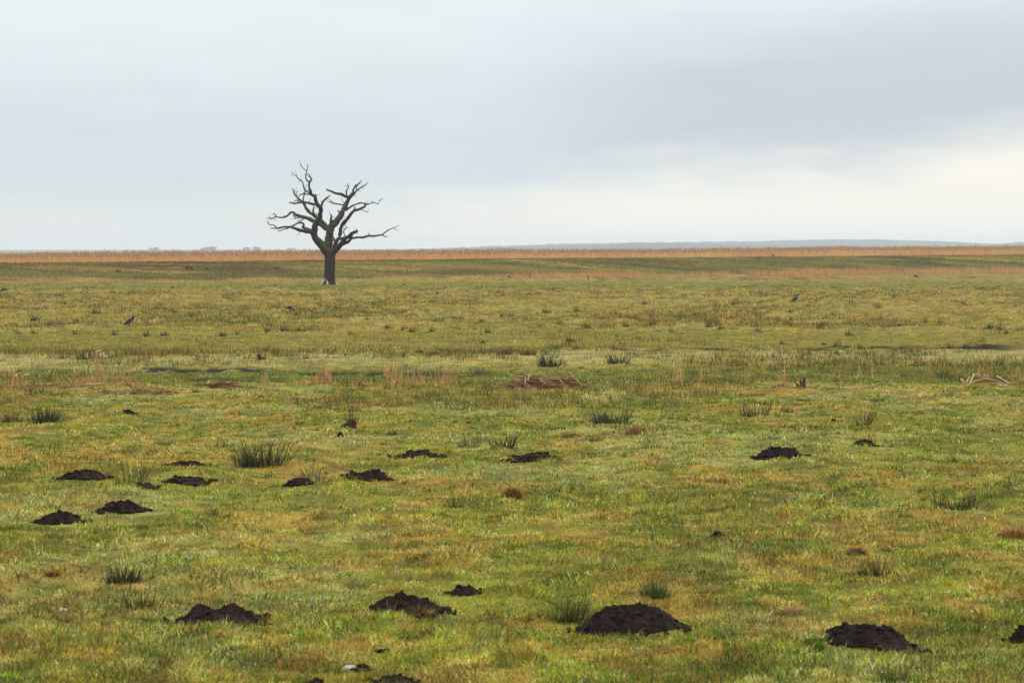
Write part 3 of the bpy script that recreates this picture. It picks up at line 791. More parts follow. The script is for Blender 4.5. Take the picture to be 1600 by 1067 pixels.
# ------------------------------------------------------------------ dry reed clumps in the ditch
def reed_mesh(name, W, H, n, seed, red=.5, plume=0, thick=.012, depth=.5):
    global RNG
    keep = RNG; RNG = np.random.default_rng(seed); B = Blades()
    x = np.clip(RNG.normal(0, W * .27, n), -W * .55, W * .55); y = np.clip(RNG.normal(0, max(W * .3, .12) * depth, n), -.3, .3)
    ln = H * RNG.uniform(.3, 1.0, n) ** .8
    c0 = np.array([.50, .32, .14]) * (1 - red) + np.array([.38, .165, .068]) * red
    col = c0 * RNG.lognormal(0, .28, (n, 1))
    B.add(np.stack([x, y, np.full(n, -.03)], 1), ln, np.full(n, thick) * RNG.uniform(.5, 1.1, n), RNG.uniform(0, 6.28, n), np.abs(RNG.normal(.06, .10, n)), RNG.uniform(0, .35, n), col, col * 1.1, seg=3, wyaw=RNG.normal(0, .5, n))
    m = n // 2          # broken litter at the foot
    cc = c0 * RNG.lognormal(0, .3, (m, 1))
    B.add(np.stack([np.clip(RNG.normal(0, W * .35, m), -W * .5, W * .5), np.clip(RNG.normal(0, .16, m), -.24, .24), np.full(m, .0)], 1), H * RNG.uniform(.12, .4, m), np.full(m, thick), RNG.uniform(0, 6.28, m), RNG.uniform(.5, 1.4, m), RNG.uniform(0, .4, m), cc, cc, seg=2)
    if plume:           # bleached curled seed heads
        for k in range(plume):
            xx = (k - (plume - 1) / 2) * W * .35; zz = H * (.97 - .06 * k)
            B.add(np.array([[xx, 0, -.02]]), np.array([zz]), np.array([thick * 1.2]), np.array([0.]), np.array([.02]), np.array([.03]), np.array([[.38, .25, .12]]), np.array([[.45, .32, .17]]), seg=3, wyaw=np.zeros(1))
            q = 14
            t = RNG.random(q)
            px_ = xx + .06 * np.sin(t * 2.6) + RNG.normal(0, .010, q); pz_ = zz - .10 + .15 * t - .10 * t ** 3
            pc = np.array([.66, .53, .33]) * RNG.lognormal(0, .15, (q, 1))
            B.add(np.stack([px_, RNG.normal(0, .02, q), pz_], 1), np.full(q, .07), np.full(q, .016), RNG.normal(0, .5, q), .3 + 1.8 * t, np.full(q, .6), pc, pc, seg=2, wyaw=RNG.normal(0, .6, q))
    m = 12
    tt = np.arange(m) / m * 6.283 + RNG.normal(0, .2, m)
    cc = c0 * RNG.lognormal(0, .3, (m, 1))
    B.add(np.stack([.02 * np.cos(tt), .02 * np.sin(tt), np.full(m, .012)], 1), max(W, .5) * RNG.uniform(.4, .6, m), np.full(m, thick), tt, np.full(m, 1.38), RNG.uniform(0, .15, m), cc, cc, seg=2)
    o = B.build(name, M_REED); RNG = keep
    return o
for i, (px, py, w, h, n, red, pl, lb) in enumerate([
    (507, 599, 34, 50, 60, .6, 0, 'tall reddish reed clump in the ditch right below the tree'),
    (483, 600, 40, 18, 70, .8, 0, 'low rusty reed clump joined to the left of the tall one below the tree'),
    (604, 590, 12, 52, 16, .5, 0, 'thin tall reed clump, leftmost of the row right of the open ditch water'),
    (618, 599, 20, 60, 34, .5, 0, 'tallest dry reed stalks in the row right of the open ditch water'),
    (640, 600, 40, 42, 40, .3, 0, 'pale loose reeds low in the middle of the ditch row'),
    (658, 598, 9, 34, 20, .6, 0, 'narrow rusty reed clump in the ditch row'),
    (693, 600, 38, 42, 70, .5, 0, 'leaning reed clump, rightmost of the ditch row'),
    (122, 604, 44, 30, 90, .8, 0, 'rusty reed clump left of the curled reed plumes'),
    (155, 602, 18, 66, 40, .4, 3, 'very tall reed stalks with pale curled plumes at left'),
    (198, 602, 46, 42, 60, .7, 0, 'reddish reed clump right of the curled reed plumes'),
    (18, 606, 50, 40, 60, .7, 0, 'rusty reed clump at the left edge'),
    (30, 604, 30, 26, 10, .2, 2, 'two low pale plumes in front of the left edge reeds'),
    (1062, 598, 18, 50, 34, .25, 0, 'straw coloured reed clump right of the big reed heap'),
    (1225, 602, 16, 52, 26, .5, 0, 'brown reed stalks left of the broken stump with sticks'),
    (1095, 596, 6, 28, 5, .2, 0, 'two single pale reed stalks right of the straw coloured clump'),
    (1364, 592, 6, 60, 4, .2, 0, 'single tall pale reed stalk at right'),
    (1431, 568, 5, 16, 9, .9, 0, 'short red brown reed stub on the pale strip at right'),
    (1452, 588, 12, 44, 9, .3, 0, 'few thin pale reed stalks above the fallen branches'),
    (1340, 590, 24, 34, 14, .3, 0, 'sparse low reed stalks right of the broken stump'),
    (1592, 596, 22, 44, 34, .6, 0, 'brownish reed clump at the right edge'),
    (1540, 590, 40, 30, 34, .6, 0, 'thin brown reeds behind the fallen branches'),
    (415, 598, 9, 34, 14, .6, 0, 'narrow reed clump left below the tree'),
    (558, 599, 22, 18, 22, .6, 0, 'short reed stubs in front of the open ditch water'),
    (1170, 600, 16, 36, 8, .3, 0, 'few faint reed stalks between straw clump and broken stump'),
]):
    c, s = G(px, py)
    o = reed_mesh('reed_clump', w / s, h / s * .92, max(4, int(n * .62)), 700 + i, red, pl, thick=max(.011, 1.05 / s))
    o.location = c
    tag(o, lb, 'reeds', 'dry reed clumps along the ditch')

# ------------------------------------------------------------------ heaps of broken reed
def reed_heap(px, py, w, h, n, lb, seed, humps, poles=(), dark=.60):
    c, s = G(px, py); W, H = w / s, h / s
    rg = random.Random(seed); parts = []; mi = []
    def add(vf, k):
        parts.append(vf); mi.extend([k] * len(vf[1]))
    prof = lambda q: max(max(hh * math.exp(-((q - cc) / ww) ** 2) for cc, ww, hh in humps), .06)
    for k in range(n):
        q = rg.uniform(-.55, .55); top = H * prof(q)
        z = rg.random() ** .8 * top * .8; y = rg.uniform(-.35, .35) * (1 - z / max(H, .01) * .6)
        an = rg.gauss(0, .35) + (0 if rg.random() < .6 else rg.uniform(-1, 1)); L = rg.uniform(.10, .34)
        el = rg.gauss(0, .16) + (0 if rg.random() < .88 else rg.uniform(.2, .7))
        d = Vector((math.cos(an) * math.cos(el), math.sin(an) * math.cos(el), math.sin(el)))
        if rg.random() < .5: d.x = -d.x
        p = Vector((q * W, y, z)); r = rg.uniform(.004, .010)
        e = p + d * L; e.z = max(e.z, -.01)
        L *= .8
        add(tube([p - d * L * .4, p + Vector((0, 0, rg.uniform(-.02, .02))), e], [r, r, r * .6], sub=1, sides=4), 0 if rg.random() < dark else (1 if rg.random() < .75 else 2))
    for (x0, z0, x1, z1) in poles:
        r = .014
        add(tube([(x0 / s, -.3, max(z0 / s, -.02)), ((x0 + x1) / 2 / s, -.28, (z0 + z1) / 2 / s + .01), (x1 / s, -.26, z1 / s)], [r, r, r * .7], sub=1, sides=5), 2)
    V, Fc = join(parts)
    o = mesh_obj('reed_heap', V, Fc, None, mats=[M_REEDDARK, M_REEDMID, M_STRAW], midx=mi)
    o.location = c
    tag(o, lb, 'reed heap', 'heaps of broken dead reed')
M_REEDDARK = mat_noise('rotting_reed', [(.3, (.035, .015, .010)), (.7, (.22, .09, .045))], scale=4)
M_REEDMID = mat_noise('dead_reed', [(.3, (.24, .12, .06)), (.7, (.50, .28, .15))], scale=6)
M_STRAW = mat_noise('bleached_reed', [(.3, (.38, .25, .13)), (.7, (.62, .47, .28))], scale=8)
reed_heap(852, 606, 94, 26, 900, 'big tangled heap of reddish brown broken reeds in the centre of the pasture', 41,
          [(-.27, .11, 1.0), (.02, .2, .22), (.30, .13, .85)], poles=[(-32, 2, -31, 18), (-27, 12, -26, 22), (38, 24, 60, 1), (-8, 14, 4, 2), (22, 15, 30, 2), (-40, -1, -35, 6), (-24, 18, -20, 26)])
reed_heap(345, 606, 66, 10, 230, 'low rusty heap of flattened reeds left below the tree', 42, [(.0, .3, .9), (-.4, .2, .3)], dark=.7)
reed_heap(215, 612, 100, 2.5, 150, 'thin line of flattened brown reed litter left of the low rusty heap', 43, [(.1, .6, .9)], dark=.65)
reed_heap(90, 604, 90, 3, 90, 'scattered straw and reed litter in front of the curled reed plumes', 44, [(.1, .6, .9)], dark=.3, poles=[(30, 0, 75, 5)])
reed_heap(800, 610, 80, 2.5, 60, 'loose pale straws lying left in front of the big reed heap', 45, [(0, .6, .8)], dark=.2)

# broken stump with sticks
def sticks(name, px, py, segs, mats, lb, cat):
    c, s = G(px, py)
    parts, mi = [], []
    for (x0, z0, y0, x1, z1, y1, r, k) in segs:
        mid = Vector(((x0 + x1) / 2 / s, (y0 + y1) / 2, (z0 + z1) / 2 / s + random.uniform(-.01, .015)))
        vf = tube([(x0 / s, y0, z0 / s), mid, (x1 / s, y1, z1 / s)], [r, r * .9, r * .7], sub=3, sides=7, rough=.15, seed=int(px + x0))
        parts.append(vf); mi += [k] * len(vf[1])
    V, Fc = join(parts)
    o = mesh_obj(name, V, Fc, None, mats=mats, midx=mi, smooth=True); o.location = c
    tag(o, lb, cat)
sticks('broken_stump', 1255, 608, [(1, -2, 0, 2.5, 15, .05, .032, 0), (-1, -1, .02, -5, 13, 0, .022, 0), (-3, 1, 0, -14, 10, -.1, .016, 0), (-7, 0, .1, -8, 4, .1, .03, 0), (0, 0, -.05, 18, -1, -.2, .026, 0),
                                   (-20, -1, -.2, -5, 10, .1, .014, 1), (4, -2, -.3, 30, -3, -.4, .012, 1), (-3, 3, -.1, 3, 3, -.1, .05, 0), (5, -1, .08, 8, 14, .12, .007, 1), (-16, -2, -.1, -9, 4, -.1, .014, 0)],
       [M_STUMP, M_STRAW], 'broken dark stump with two upright snapped stems and thin sticks', 'stump')
sticks('fallen_branch', 1540, 604, [(-28, -1, -.2, -19, 19, -.1, .022, 1), (-30, 4, 0, -24, 14, 0, .018, 1), (-36, 10, .2, -32, 5, .1, .014, 1), (-19, 18, .0, 3, 10, .1, .018, 0), (-26, 2, 0, -2, 10, .05, .03, 0),
                                    (-2, 10, .05, 14, 8, .1, .028, 0), (14, 8, .1, 24, 5, .2, .022, 0), (22, 14, .3, 38, 4, .1, .014, 1), (8, 4, -.1, 36, 3, -.1, .02, 0), (36, 4, .2, 52, 4, .3, .02, 0),
                                    (-10, 13, .1, 0, 10, .1, .016, 0), (18, 2, -.2, 34, 1, -.25, .014, 1), (28, 12, .3, 30, 15, .3, .01, 1)],
       [M_STICK, M_STRAW], 'fallen pale branches propped into a low triangle at the right of the ditch', 'branches')
# little sprouted stump
c, s = G(548, 671)
V, Fc = tube([(0, 0, -.05), (.0, 0, .06), (.01, 0, .15)], [.10, .085, .06], sub=3, sides=12, rough=.35, seed=5)
p2 = tube([(-.16, 0, -.02), (-.08, 0, .05), (0, 0, .07)], [.03, .045, .05], sub=2, sides=8, rough=.3, seed=8)
ps = [(V, Fc), p2] + [tube([(x, 0, .08), (x + dx * .5, 0, h * .6), (x + dx, 0, h)], [.008, .006, .004], sub=2, sides=5) for x, dx, h in ((-.02, -.01, .30), (.02, .01, .36), (.05, .03, .24), (.0, .0, .42), (-.05, -.03, .22), (.07, .05, .2))]
V, Fc = join(ps)
o = mesh_obj('small_stump', V, Fc, M_STUMP, smooth=True); o.location = c
tag(o, 'little dark stump with thin upright dry shoots left of the middle', 'stump')
# pale stone
def stone(px, py, w, h, lb, seed):
    c, s = G(px, py); rg = random.Random(seed); V = []; Fc = []; n, m = 14, 8
    for i in range(m + 1):
        ph = math.pi * i / m
        for j in range(n):
            t = 2 * math.pi * j / n
            k = .75 + .5 * float(fbm(np.array([math.cos(t) * 1.4 + seed]), np.array([math.sin(t) * 1.4 + ph]), seed, 2)[0])
            V.append((math.sin(ph) * math.cos(t) * w / s / 2 * k, math.sin(ph) * math.sin(t) * w / s / 2 * .7 * k, math.cos(ph) * h / s * .6 * k + h / s * .3))
    for i in range(m):
        for j in range(n):
            a = i * n + j; b = i * n + (j + 1) % n
            Fc.append((a, a + n, b + n, b))
    o = mesh_obj('stone', V, Fc, M_STONE, smooth=False); o.location = c
    tag(o, lb, 'stone')
stone(545, 1050, 22, 11, 'pale whitish stone beside a dark clod near the bottom edge', 3)
stone(97, 963, 14, 7, 'small whitish stone in the left foreground grass', 4)
make_mole(566, 1051, 26, 9, 1, 'dark clod lying against the pale stone near the bottom edge', 611)

# ------------------------------------------------------------------ dike, its grass, the dry strip and the reed bed
def build_dike():
    u = np.linspace(-70, DL + 120, 420); v = np.linspace(-1.2, 20, 60)
    U, Vv = np.meshgrid(u, v); p = dike_pt(U.ravel(), Vv.ravel())
    p[:, 2] -= np.where(Vv.ravel() < -.6, .25, 0) + np.where(Vv.ravel() > 19, .4, 0)
    nr, nc = U.shape; idx = np.arange(nr * nc).reshape(nr, nc)
    q = np.stack([idx[:-1, :-1], idx[:-1, 1:], idx[1:, 1:], idx[1:, :-1]], -1).reshape(-1, 4)
    c = dike_col(U.ravel(), Vv.ravel()) * .75
    tag(np_mesh('dike', p, None, q, M_GROUND, c, smooth=True), kind='structure')

def dike_col(u, v):
    n = len(u)
    brown = sstep(.45, .57, fbm(u / 9 + v * .9, v / 2.2, 63, 4)) 
    left = 1 - sstep(.12, .40, u / DL)
    up = sstep(2.0, 5.0, v)
    b = np.clip(brown * (.35 + .55 * left * up) + .30 * left * up, 0, 1)[:, None]
    dk = sstep(.49, .58, fbm(u / 4 + v * 1.4, v / 2.0, 64, 3))[:, None]
    yel = sstep(.47, .58, fbm(u / 6 + v * 1.2, v / 1.8, 65, 3))[:, None]
    c = np.array([.172, .148, .034]) * np.ones((n, 1))
    c = c * (1 - .6 * yel) + np.array([.36, .245, .060]) * .6 * yel
    c = c * (1 - .7 * dk) + np.array([.058, .070, .016]) * .7 * dk
    c = c * (1 - b) + np.array([.115, .062, .022]) * b
    lo = (1 - sstep(-.3, 1.6, v + (fbm(u / 5, v / 3, 66, 2) - .5) * 3))[:, None]
    c = c * (1 - lo) + np.array([.48, .26, .10]) * lo
    return c
build_dike()

def build_dike_grass():
    B = Blades()
    n = 110000
    u = RNG.uniform(-25, DL + 30, n); v = RNG.uniform(-1, 8.5, n)
    keep = RNG.random(n) < 1.0; u, v = u[keep], v[keep]; n = len(u)
    p = dike_pt(u, v); p[:, 2] -= .01
    c = dike_col(u, v) * 1.05 * RNG.lognormal(0, .55, (n, 1)) * RNG.normal(1, .05, (n, 3))
    top = sstep(6.3, 7.3, v)[:, None]
    c = np.clip(c, .004, .6)
    ln = RNG.uniform(.05, .15, n) * (.6 + .9 * fbm(u / 2.5, v / 1.2, 67, 3))
    B.add(p, ln, RNG.uniform(.03, .07, n), RNG.uniform(0, 6.28, n), np.abs(RNG.normal(.3, .3, n)), RNG.uniform(0, .6, n), c, c * 1.05, seg=1, wyaw=RNG.normal(.6, .6, n))
    tag(B.build('dike_grass', M_GRASS), 'olive and brown grass covering the long slope of the dike', 'grass', kind='stuff')
    # dry grass along the foot
    B = Blades(); n = 46000
    u = RNG.uniform(-25, DL + 30, n)
    wdt = 3.2 + 3.5 * sstep(.35, .9, u / DL)
    v = -RNG.random(n) ** 1.2 * wdt * 1.3 + 1.2
    dens = fbm(u / 6, v / 3, 68, 3)
    k = RNG.random(n) < sstep(.36, .54, dens) * (.7 + .3 * sstep(.3, .6, u / DL))
    u, v = u[k], v[k]; n = len(u)
    p = np.stack([A0[0] + u * DU[0] + v * DN[0], A0[1] + u * DU[1] + v * DN[1]], 1)
    z = np.where(v > -.6, np.maximum(dike_z(u, v), ground_z(p[:, 0], p[:, 1])), ground_z(p[:, 0], p[:, 1]))
    s = soil_lines(p[:, 0], p[:, 1])
    k = RNG.random(n) > s * .8; u, v, p, z = u[k], v[k], p[k], z[k]; n = len(u)
    h = (.25 + .52 * sstep(.25, .75, u / DL)) * RNG.uniform(.5, 1.15, n) * (.6 + .8 * fbm(u / 3, v / 3, 69, 2))
    c = np.array([.50, .275, .11]) * RNG.lognormal(0, .25, (n, 1)) * RNG.normal(1, .05, (n, 3))
    B.add(np.stack([p[:, 0], p[:, 1], z - .02], 1), h, RNG.uniform(.02, .06, n), RNG.uniform(0, 6.28, n), np.abs(RNG.normal(.12, .15, n)), RNG.uniform(0, .4, n), c * .95, c * 1.05, seg=1, wyaw=RNG.normal(.5, .5, n))
    tag(B.build('dry_grass', M_REED), 'strip of orange straw coloured dead grass along the foot of the dike', 'dry grass', kind='stuff')
build_dike_grass()

def build_reedbed():
    B = Blades()
    n = 100000
    u = RNG.uniform(-40, DL + 55, n); v = 15.0 + RNG.random(n) ** 1.3 * 22
    n = len(u)
    p = np.stack([A0[0] + u * DU[0] + v * DN[0], A0[1] + u * DU[1] + v * DN[1]], 1)
    patch = fbm(u / 7, v / 5, 72, 3)
    h = (2.20 + .62 * np.clip(u / DL, -.3, 1.4)) * (1 + (patch - .5) * .20) * RNG.normal(1, .032, n)
    h = np.where(RNG.random(n) < .35, h * RNG.uniform(.55, .95, n), h)
    hue = sstep(.35, .65, fbm(u / 12, v / 6, 73, 3))[:, None]
    lo = np.array([.84, .54, .25]) * RNG.lognormal(0, .18, (n, 1))
    hi = (np.array([.60, .29, .11]) * hue + np.array([.68, .40, .18]) * (1 - hue)) * RNG.lognormal(0, .2, (n, 1))
    z0 = np.full(n, -.05)
    B.add(np.stack([p[:, 0], p[:, 1], z0], 1), h, RNG.uniform(.015, .03, n), RNG.uniform(0, 6.28, n), np.abs(RNG.normal(0, .03, n)), RNG.uniform(0, .08, n), lo, hi, seg=3, wyaw=RNG.normal(.6, .5, n))
    # feathery seed heads
    m = RNG.random(n) < .42
    q = np.count_nonzero(m); yaw = RNG.normal(.9, .6, q)
    pr = np.stack([p[m, 0], p[m, 1], h[m] * .975 - .12], 1)
    pc = np.array([.40, .235, .12]) * RNG.lognormal(0, .25, (q, 1))
    for _ in range(2):
        B.add(pr + RNG.normal(0, .015, (q, 3)), RNG.uniform(.18, .34, q), RNG.uniform(.025, .05, q), yaw, RNG.uniform(.05, .35, q), RNG.uniform(.1, .7, q), pc, pc * 1.1, seg=2, wyaw=RNG.normal(.6, .6, q))
    tag(B.build('reed_bed', M_REED), 'long belt of tall orange brown reeds with feathery heads behind the dike', 'reeds', kind='stuff')
build_reedbed()

# pale tussocks on the dike slope
def on_dike(px, py):
    best = None
    for v in np.linspace(0, 9, 91):
        # u where the bearing px meets the line v
        # A0 + u DU + v DN = t*((px-800)/F, 1)
        a = np.array([[DU[0], -(px - 800) / F], [DU[1], -1.0]]); b = -(A0 + v * DN)
        uu, t = np.linalg.solve(a, b)
        z = float(dike_z(np.array([uu]), np.array([v]))[0]); row = HY + F * (HC - z) / t
        e = abs(row - py)
        if best is None or e < best[0]: best = (e, uu, v, z, t)
    _, uu, v, z, t = best
    p = A0 + uu * DU + v * DN
    return Vector((p[0], p[1], z)), F / t
def dike_tussock(px, py, w, h, lb, seed):
    global RNG
    c, s = on_dike(px, py); keep = RNG; RNG = np.random.default_rng(seed); B = Blades(); n = 200
    r = np.sqrt(RNG.random(n)); t = RNG.uniform(0, 6.28, n); W, H = w / s, h / s
    col = np.array([.33, .19, .11]) * RNG.lognormal(0, .25, (n, 1))
    B.add(np.stack([r * np.cos(t) * W * .5, r * np.sin(t) * W * .5, H * .4 * (1 - r) - .02], 1), H * RNG.uniform(.4, .8, n), np.full(n, .05), t, .3 + .8 * r, RNG.uniform(0, .6, n), col, col, seg=2)
    o = B.build('dead_grass_clump', M_GRASS); RNG = keep; o.location = c
    tag(o, lb, 'tussock', 'pale clumps on the dike')
dike_tussock(268, 415, 9, 5, 'pale pinkish dead grass clump on the dike, left of three', 31)
dike_tussock(295, 419, 13, 8, 'largest pale pinkish dead grass clump on the dike, middle of three', 32)
dike_tussock(324, 420, 8, 5, 'pale dead grass clump on the dike, right of three', 33)
dike_tussock(185, 424, 8, 4, 'faint dead grass clump on the dike at far left', 34)
dike_tussock(432, 418, 9, 4, 'brown pink dead grass clump on the dike just left of the tree', 35)

# ------------------------------------------------------------------ posts
def post(px, py, h, w, lb, lean=0.0):
    c, s = G(px, py)
    H, r = h / s, max(w / s / 2, .035)
    V, Fc = tube([(0, 0, -.2), (lean * .5, 0, H * .5), (lean, 0, H)], [r, r * .95, r * .85], sub=3, sides=9, rough=.12, seed=int(px))
    n = len(V)
    V = [Vector(v) for v in V]
    for k in range(9): V[n - 9 + k].z += random.uniform(-.03, .03)
    o = mesh_obj('wooden_post', V, Fc, M_POST, smooth=False); o.location = c
    tag(o, lb, 'post', 'old fence posts along the foot of the dike')
post(820, 433.5, 8.5, 1.4, 'dark upright post at the dike foot, left of a close pair')
post(827.5, 433, 7.5, 1.4, 'lighter post at the dike foot, right of a close pair', .03)
post(919, 437.5, 6.5, 2.2, 'thick short brown post stub in front of the dry grass strip')
post(1004, 431.5, 8, 1.4, 'post in the reddish part of the dry grass strip at centre right')
post(1079, 428, 9, 1.0, 'thin tall post standing against the green dike slope')
post(1239, 424.5, 7, 1.1, 'thin post at the upper edge of the dry grass strip at right', -.02)

# ------------------------------------------------------------------ the dead tree
TS = (445 - HY) / HC
TC, _ = G(513, 445)
Z = {'A': (410, 255, 11.858), 'B': (500, 270, 11.0), 'C': (410, 315, 11.858), 'D': (470, 370, 13.333), 'E': (400, 240, 4.85)}
def T(k, pts):
    ox, oy, sc = Z[k]
    return [((ox + x / sc - 513) / TS, (445 - (oy + y / sc)) / TS) for x, y in pts]
def RW(k, ws): return [w / Z[k][2] / TS / 2 for w in ws]
tree = bpy.data.objects.new('dead_tree', None); COL.objects.link(tree); tree.location = TC - Vector((0, 0, .08)); tree.scale = (1, 1, .988)
tag(tree, 'bare dead tree with twisted leafless limbs standing alone in front of the dike', 'tree')
LIMB = {}
def limb(key, k, pts, ws, dy, par=None, name='branch', parent=None, sides=10, mat=None):
    p = T(k, pts) if isinstance(k, str) else pts
    r = [v * 1.10 for v in RW(k, ws)] if isinstance(k, str) else ws
    y0 = 0.0
    if par is not None:
        q = LIMB[par][1]
        y0 = min(q, key=lambda v: (v[0] - p[0][0]) ** 2 + (v[2] - p[0][1]) ** 2)[1]
    L = [0]
    for i in range(1, len(p)): L.append(L[-1] + math.hypot(p[i][0] - p[i - 1][0], p[i][1] - p[i - 1][1]))
    P = [Vector((x, y0 + dy * (l / L[-1]) + .07 * math.sin(l * 2.3 + len(LIMB)) * (l / L[-1]), z)) for (x, z), l in zip(p, L)]
    rk = random.Random(len(LIMB) * 13 + 5); P2 = []; R2 = []
    for i in range(len(P)):
        P2.append(P[i]); R2.append(r[i])
        if i < len(P) - 1:
            f = rk.uniform(.35, .65); m_ = P[i].lerp(P[i + 1], f); j = min((P[i + 1] - P[i]).length * .07, r[i] * .55)
            P2.append(m_ + Vector((rk.uniform(-j, j), rk.uniform(-j, j), rk.uniform(-j, j)))); R2.append((r[i] * (1 - f) + r[i + 1] * f) * rk.uniform(.88, 1.16))
    V, Fc = tube(P2, R2, sub=3, sides=sides, rough=.26, seed=len(LIMB) * 3 + 1)
    parts = [(V, Fc)]; path = catmull(P2, 3)
    for _ in range(rk.randint(1, 3) + int(L[-1] * 1.1)):           # broken spurs and dead twiglets
        i = rk.randint(len(path) // 3, len(path) - 3) if len(path) > 6 else len(path) - 2
        d = (path[i + 1] - path[i - 1]).normalized(); sd = d.cross(Vector((rk.uniform(-1, 1), rk.uniform(-1, 1), rk.uniform(-.3, 1)))).normalized()
        ln = rk.uniform(.08, .42) * (1 if rk.random() < .8 else 1.8); dr = (sd + d * rk.uniform(.2, 1.0)).normalized()
        a = path[i]; b_ = a + dr * ln * .55 + Vector((rk.uniform(-.03, .03), 0, rk.uniform(-.03, .05))); c_ = b_ + (dr + Vector((rk.uniform(-.5, .5), rk.uniform(-.5, .5), rk.uniform(-.2, .6)))).normalized() * ln * .5
        w0 = rk.uniform(.010, .022)
        parts.append(tube([a, b_, c_], [w0 * 1.3, w0, w0 * .45], sub=2, sides=5))
    V, Fc = join(parts)
    o = mesh_obj(name, V, Fc, mat or M_BARK, parent=parent or tree, smooth=True)
    LIMB[key] = (o, catmull(P, 5))
    return o
# trunk with flaring foot
def trunk():
    prof = [(1012, 590, 158), (985, 590, 140), (950, 592, 127), (900, 594, 119), (820, 595, 113), (700, 603, 111), (560, 606, 111), (450, 605, 111), (380, 606, 116), (320, 606, 124), (270, 604, 112), (230, 600, 80)]
    V, Fc = [], []; n = 28
    for i, (y, x, w) in enumerate(prof):
        (X, Zz), = T('D', [(x, y)]); R = w * .94 / 13.333 / TS
        fl = max(0, (y - 850) / 160)
        for j in range(n):
            a = 2 * math.pi * j / n
            k = 1 + .05 * math.sin(a * 5 + 1 + y * .002) + .04 * math.sin(a * 9 + 2.0) + fl * .20 * math.sin(a * 4 + .8) + .05 * (float(fbm(np.array([a * 1.5]), np.array([y / 90]), 9, 3)[0]) - .5)
            V.append((X + math.cos(a) * R * k, math.sin(a) * R * .92 * k, Zz))
    for i in range(len(prof) - 1):
        for j in range(n):
            a = i * n + j; b = i * n + (j + 1) % n
            Fc.append((a, b, b + n, a + n))
    Fc.append(tuple((len(prof) - 1) * n + j for j in range(n)))
    return mesh_obj('trunk', V, Fc, M_BARK, parent=tree, smooth=True)
trunk()
LIMB['trunk'] = (None, [Vector((0, 0, z)) for z in np.linspace(0, 4, 40)])
def root(pts, ws, y):
    p = T('D', pts); r = RW('D', ws)
    P = [Vector((x, yy, z)) for (x, z), yy in zip(p, y)]
    V, Fc = tube(P, r, sub=4, sides=8, rough=.25, seed=int(pts[0][0]))
    mesh_obj('root', V, Fc, M_DEADWOOD, parent=tree, smooth=True)
root([(520, 840), (475, 925), (430, 975), (388, 1018)], [16, 34, 32, 18], [-.36, -.42, -.5, -.56])
root([(728, 925), (752, 965), (790, 1005)], [14, 34, 26], [-.34, -.38, -.45])
root([(548, 885), (560, 945), (575, 1010)], [14, 40, 54], [-.42, -.44, -.48])
# main limbs
limb('left', 'C', [(1240, 990), (1150, 880), (1094, 804), (1000, 690), (965, 600), (985, 490), (1030, 370), (1085, 280), (1105, 190), (1092, 100)], [120, 135, 128, 115, 110, 95, 85, 72, 66, 62], -.9, 'trunk', sides=14)
limb('mid', 'C', [(1200, 960), (1205, 860), (1225, 740), (1245, 620), (1250, 520), (1258, 470)], [120, 160, 130, 118, 120, 124], .5, 'trunk', sides=14)
limb('right', 'B', [(150, 990), (185, 930), (280, 830), (370, 690), (410, 590), (460, 480), (520, 395), (548, 345)], [105, 112, 100, 84, 74, 62, 48, 36], .9, 'mid', sides=12)
limb('inner', 'C', [(1240, 510), (1190, 470), (1120, 395), (1040, 320), (950, 265), (862, 200), (800, 130), (765, 50), (748, 5)], [80, 72, 66, 60, 56, 54, 50, 46, 40], 1.2, 'mid', sides=12)
limb('bough', 'C', [(1210, 520), (1130, 480), (1060, 430), (960, 370), (880, 330), (800, 300), (700, 275), (620, 250), (540, 200), (470, 252), (390, 290), (330, 295), (230, 280), (140, 320), (60, 308)], [60, 62, 62, 62, 70, 60, 48, 44, 36, 28, 26, 24, 22, 18, 8], 2.2, 'mid', sides=12)
limb('lowleft', 'C', [(965, 610), (930, 575), (860, 558), (780, 540), (680, 520), (600, 490), (540, 478), (440, 477), (340, 500), (220, 503)], [80, 84, 66, 56, 50, 40, 34, 30, 26, 12], -1.7, 'left', sides=12)
limb('crook', 'C', [(950, 560), (900, 530), (830, 500), (772, 480), (795, 440), (780, 410), (740, 390), (660, 420), (560, 470), (480, 510), (400, 540), (320, 550)], [50, 48, 44, 40, 34, 30, 30, 26, 22, 20, 16, 6], -1.0, 'left', sides=10)
limb('upleft', 'A', [(1095, 830), (1035, 775), (1010, 700), (1000, 640), (935, 592), (908, 500), (892, 420), (915, 370), (945, 320), (903, 272), (895, 232)], [64, 60, 54, 52, 44, 38, 34, 30, 24, 20, 12], -.6, 'left', sides=10)
limb('cross', 'A', [(1050, 800), (980, 778), (900, 760), (820, 743), (740, 745), (640, 765), (550, 750)], [44, 42, 38, 34, 30, 28, 18], -1.1, 'left', sides=9)
limb('spur', 'A', [(1095, 835), (1120, 780), (1150, 715), (1205, 665), (1260, 610)], [48, 38, 34, 28, 14], .5, 'left', sides=9)
limb('outer', 'D', [(690, 320), (700, 240), (728, 130), (770, 55), (822, 5)], [80, 84, 74, 66, 60], -.4, 'trunk', sides=12)
limb('elbow', 'B', [(335, 1085), (352, 1040), (352, 970), (385, 900), (460, 810), (530, 720), (590, 658), (690, 632), (762, 602), (762, 560)], [58, 58, 58, 56, 54, 48, 40, 36, 28, 18], -.7, 'outer', sides=12)
limb('arm', 'E', [(585, 745), (612, 722), (641, 689), (658, 664), (676, 646), (703, 628), (722, 608), (745, 598), (770, 592)], [44, 40, 34, 30, 26, 24, 23, 21, 17], -1.0, 'trunk', sides=12)
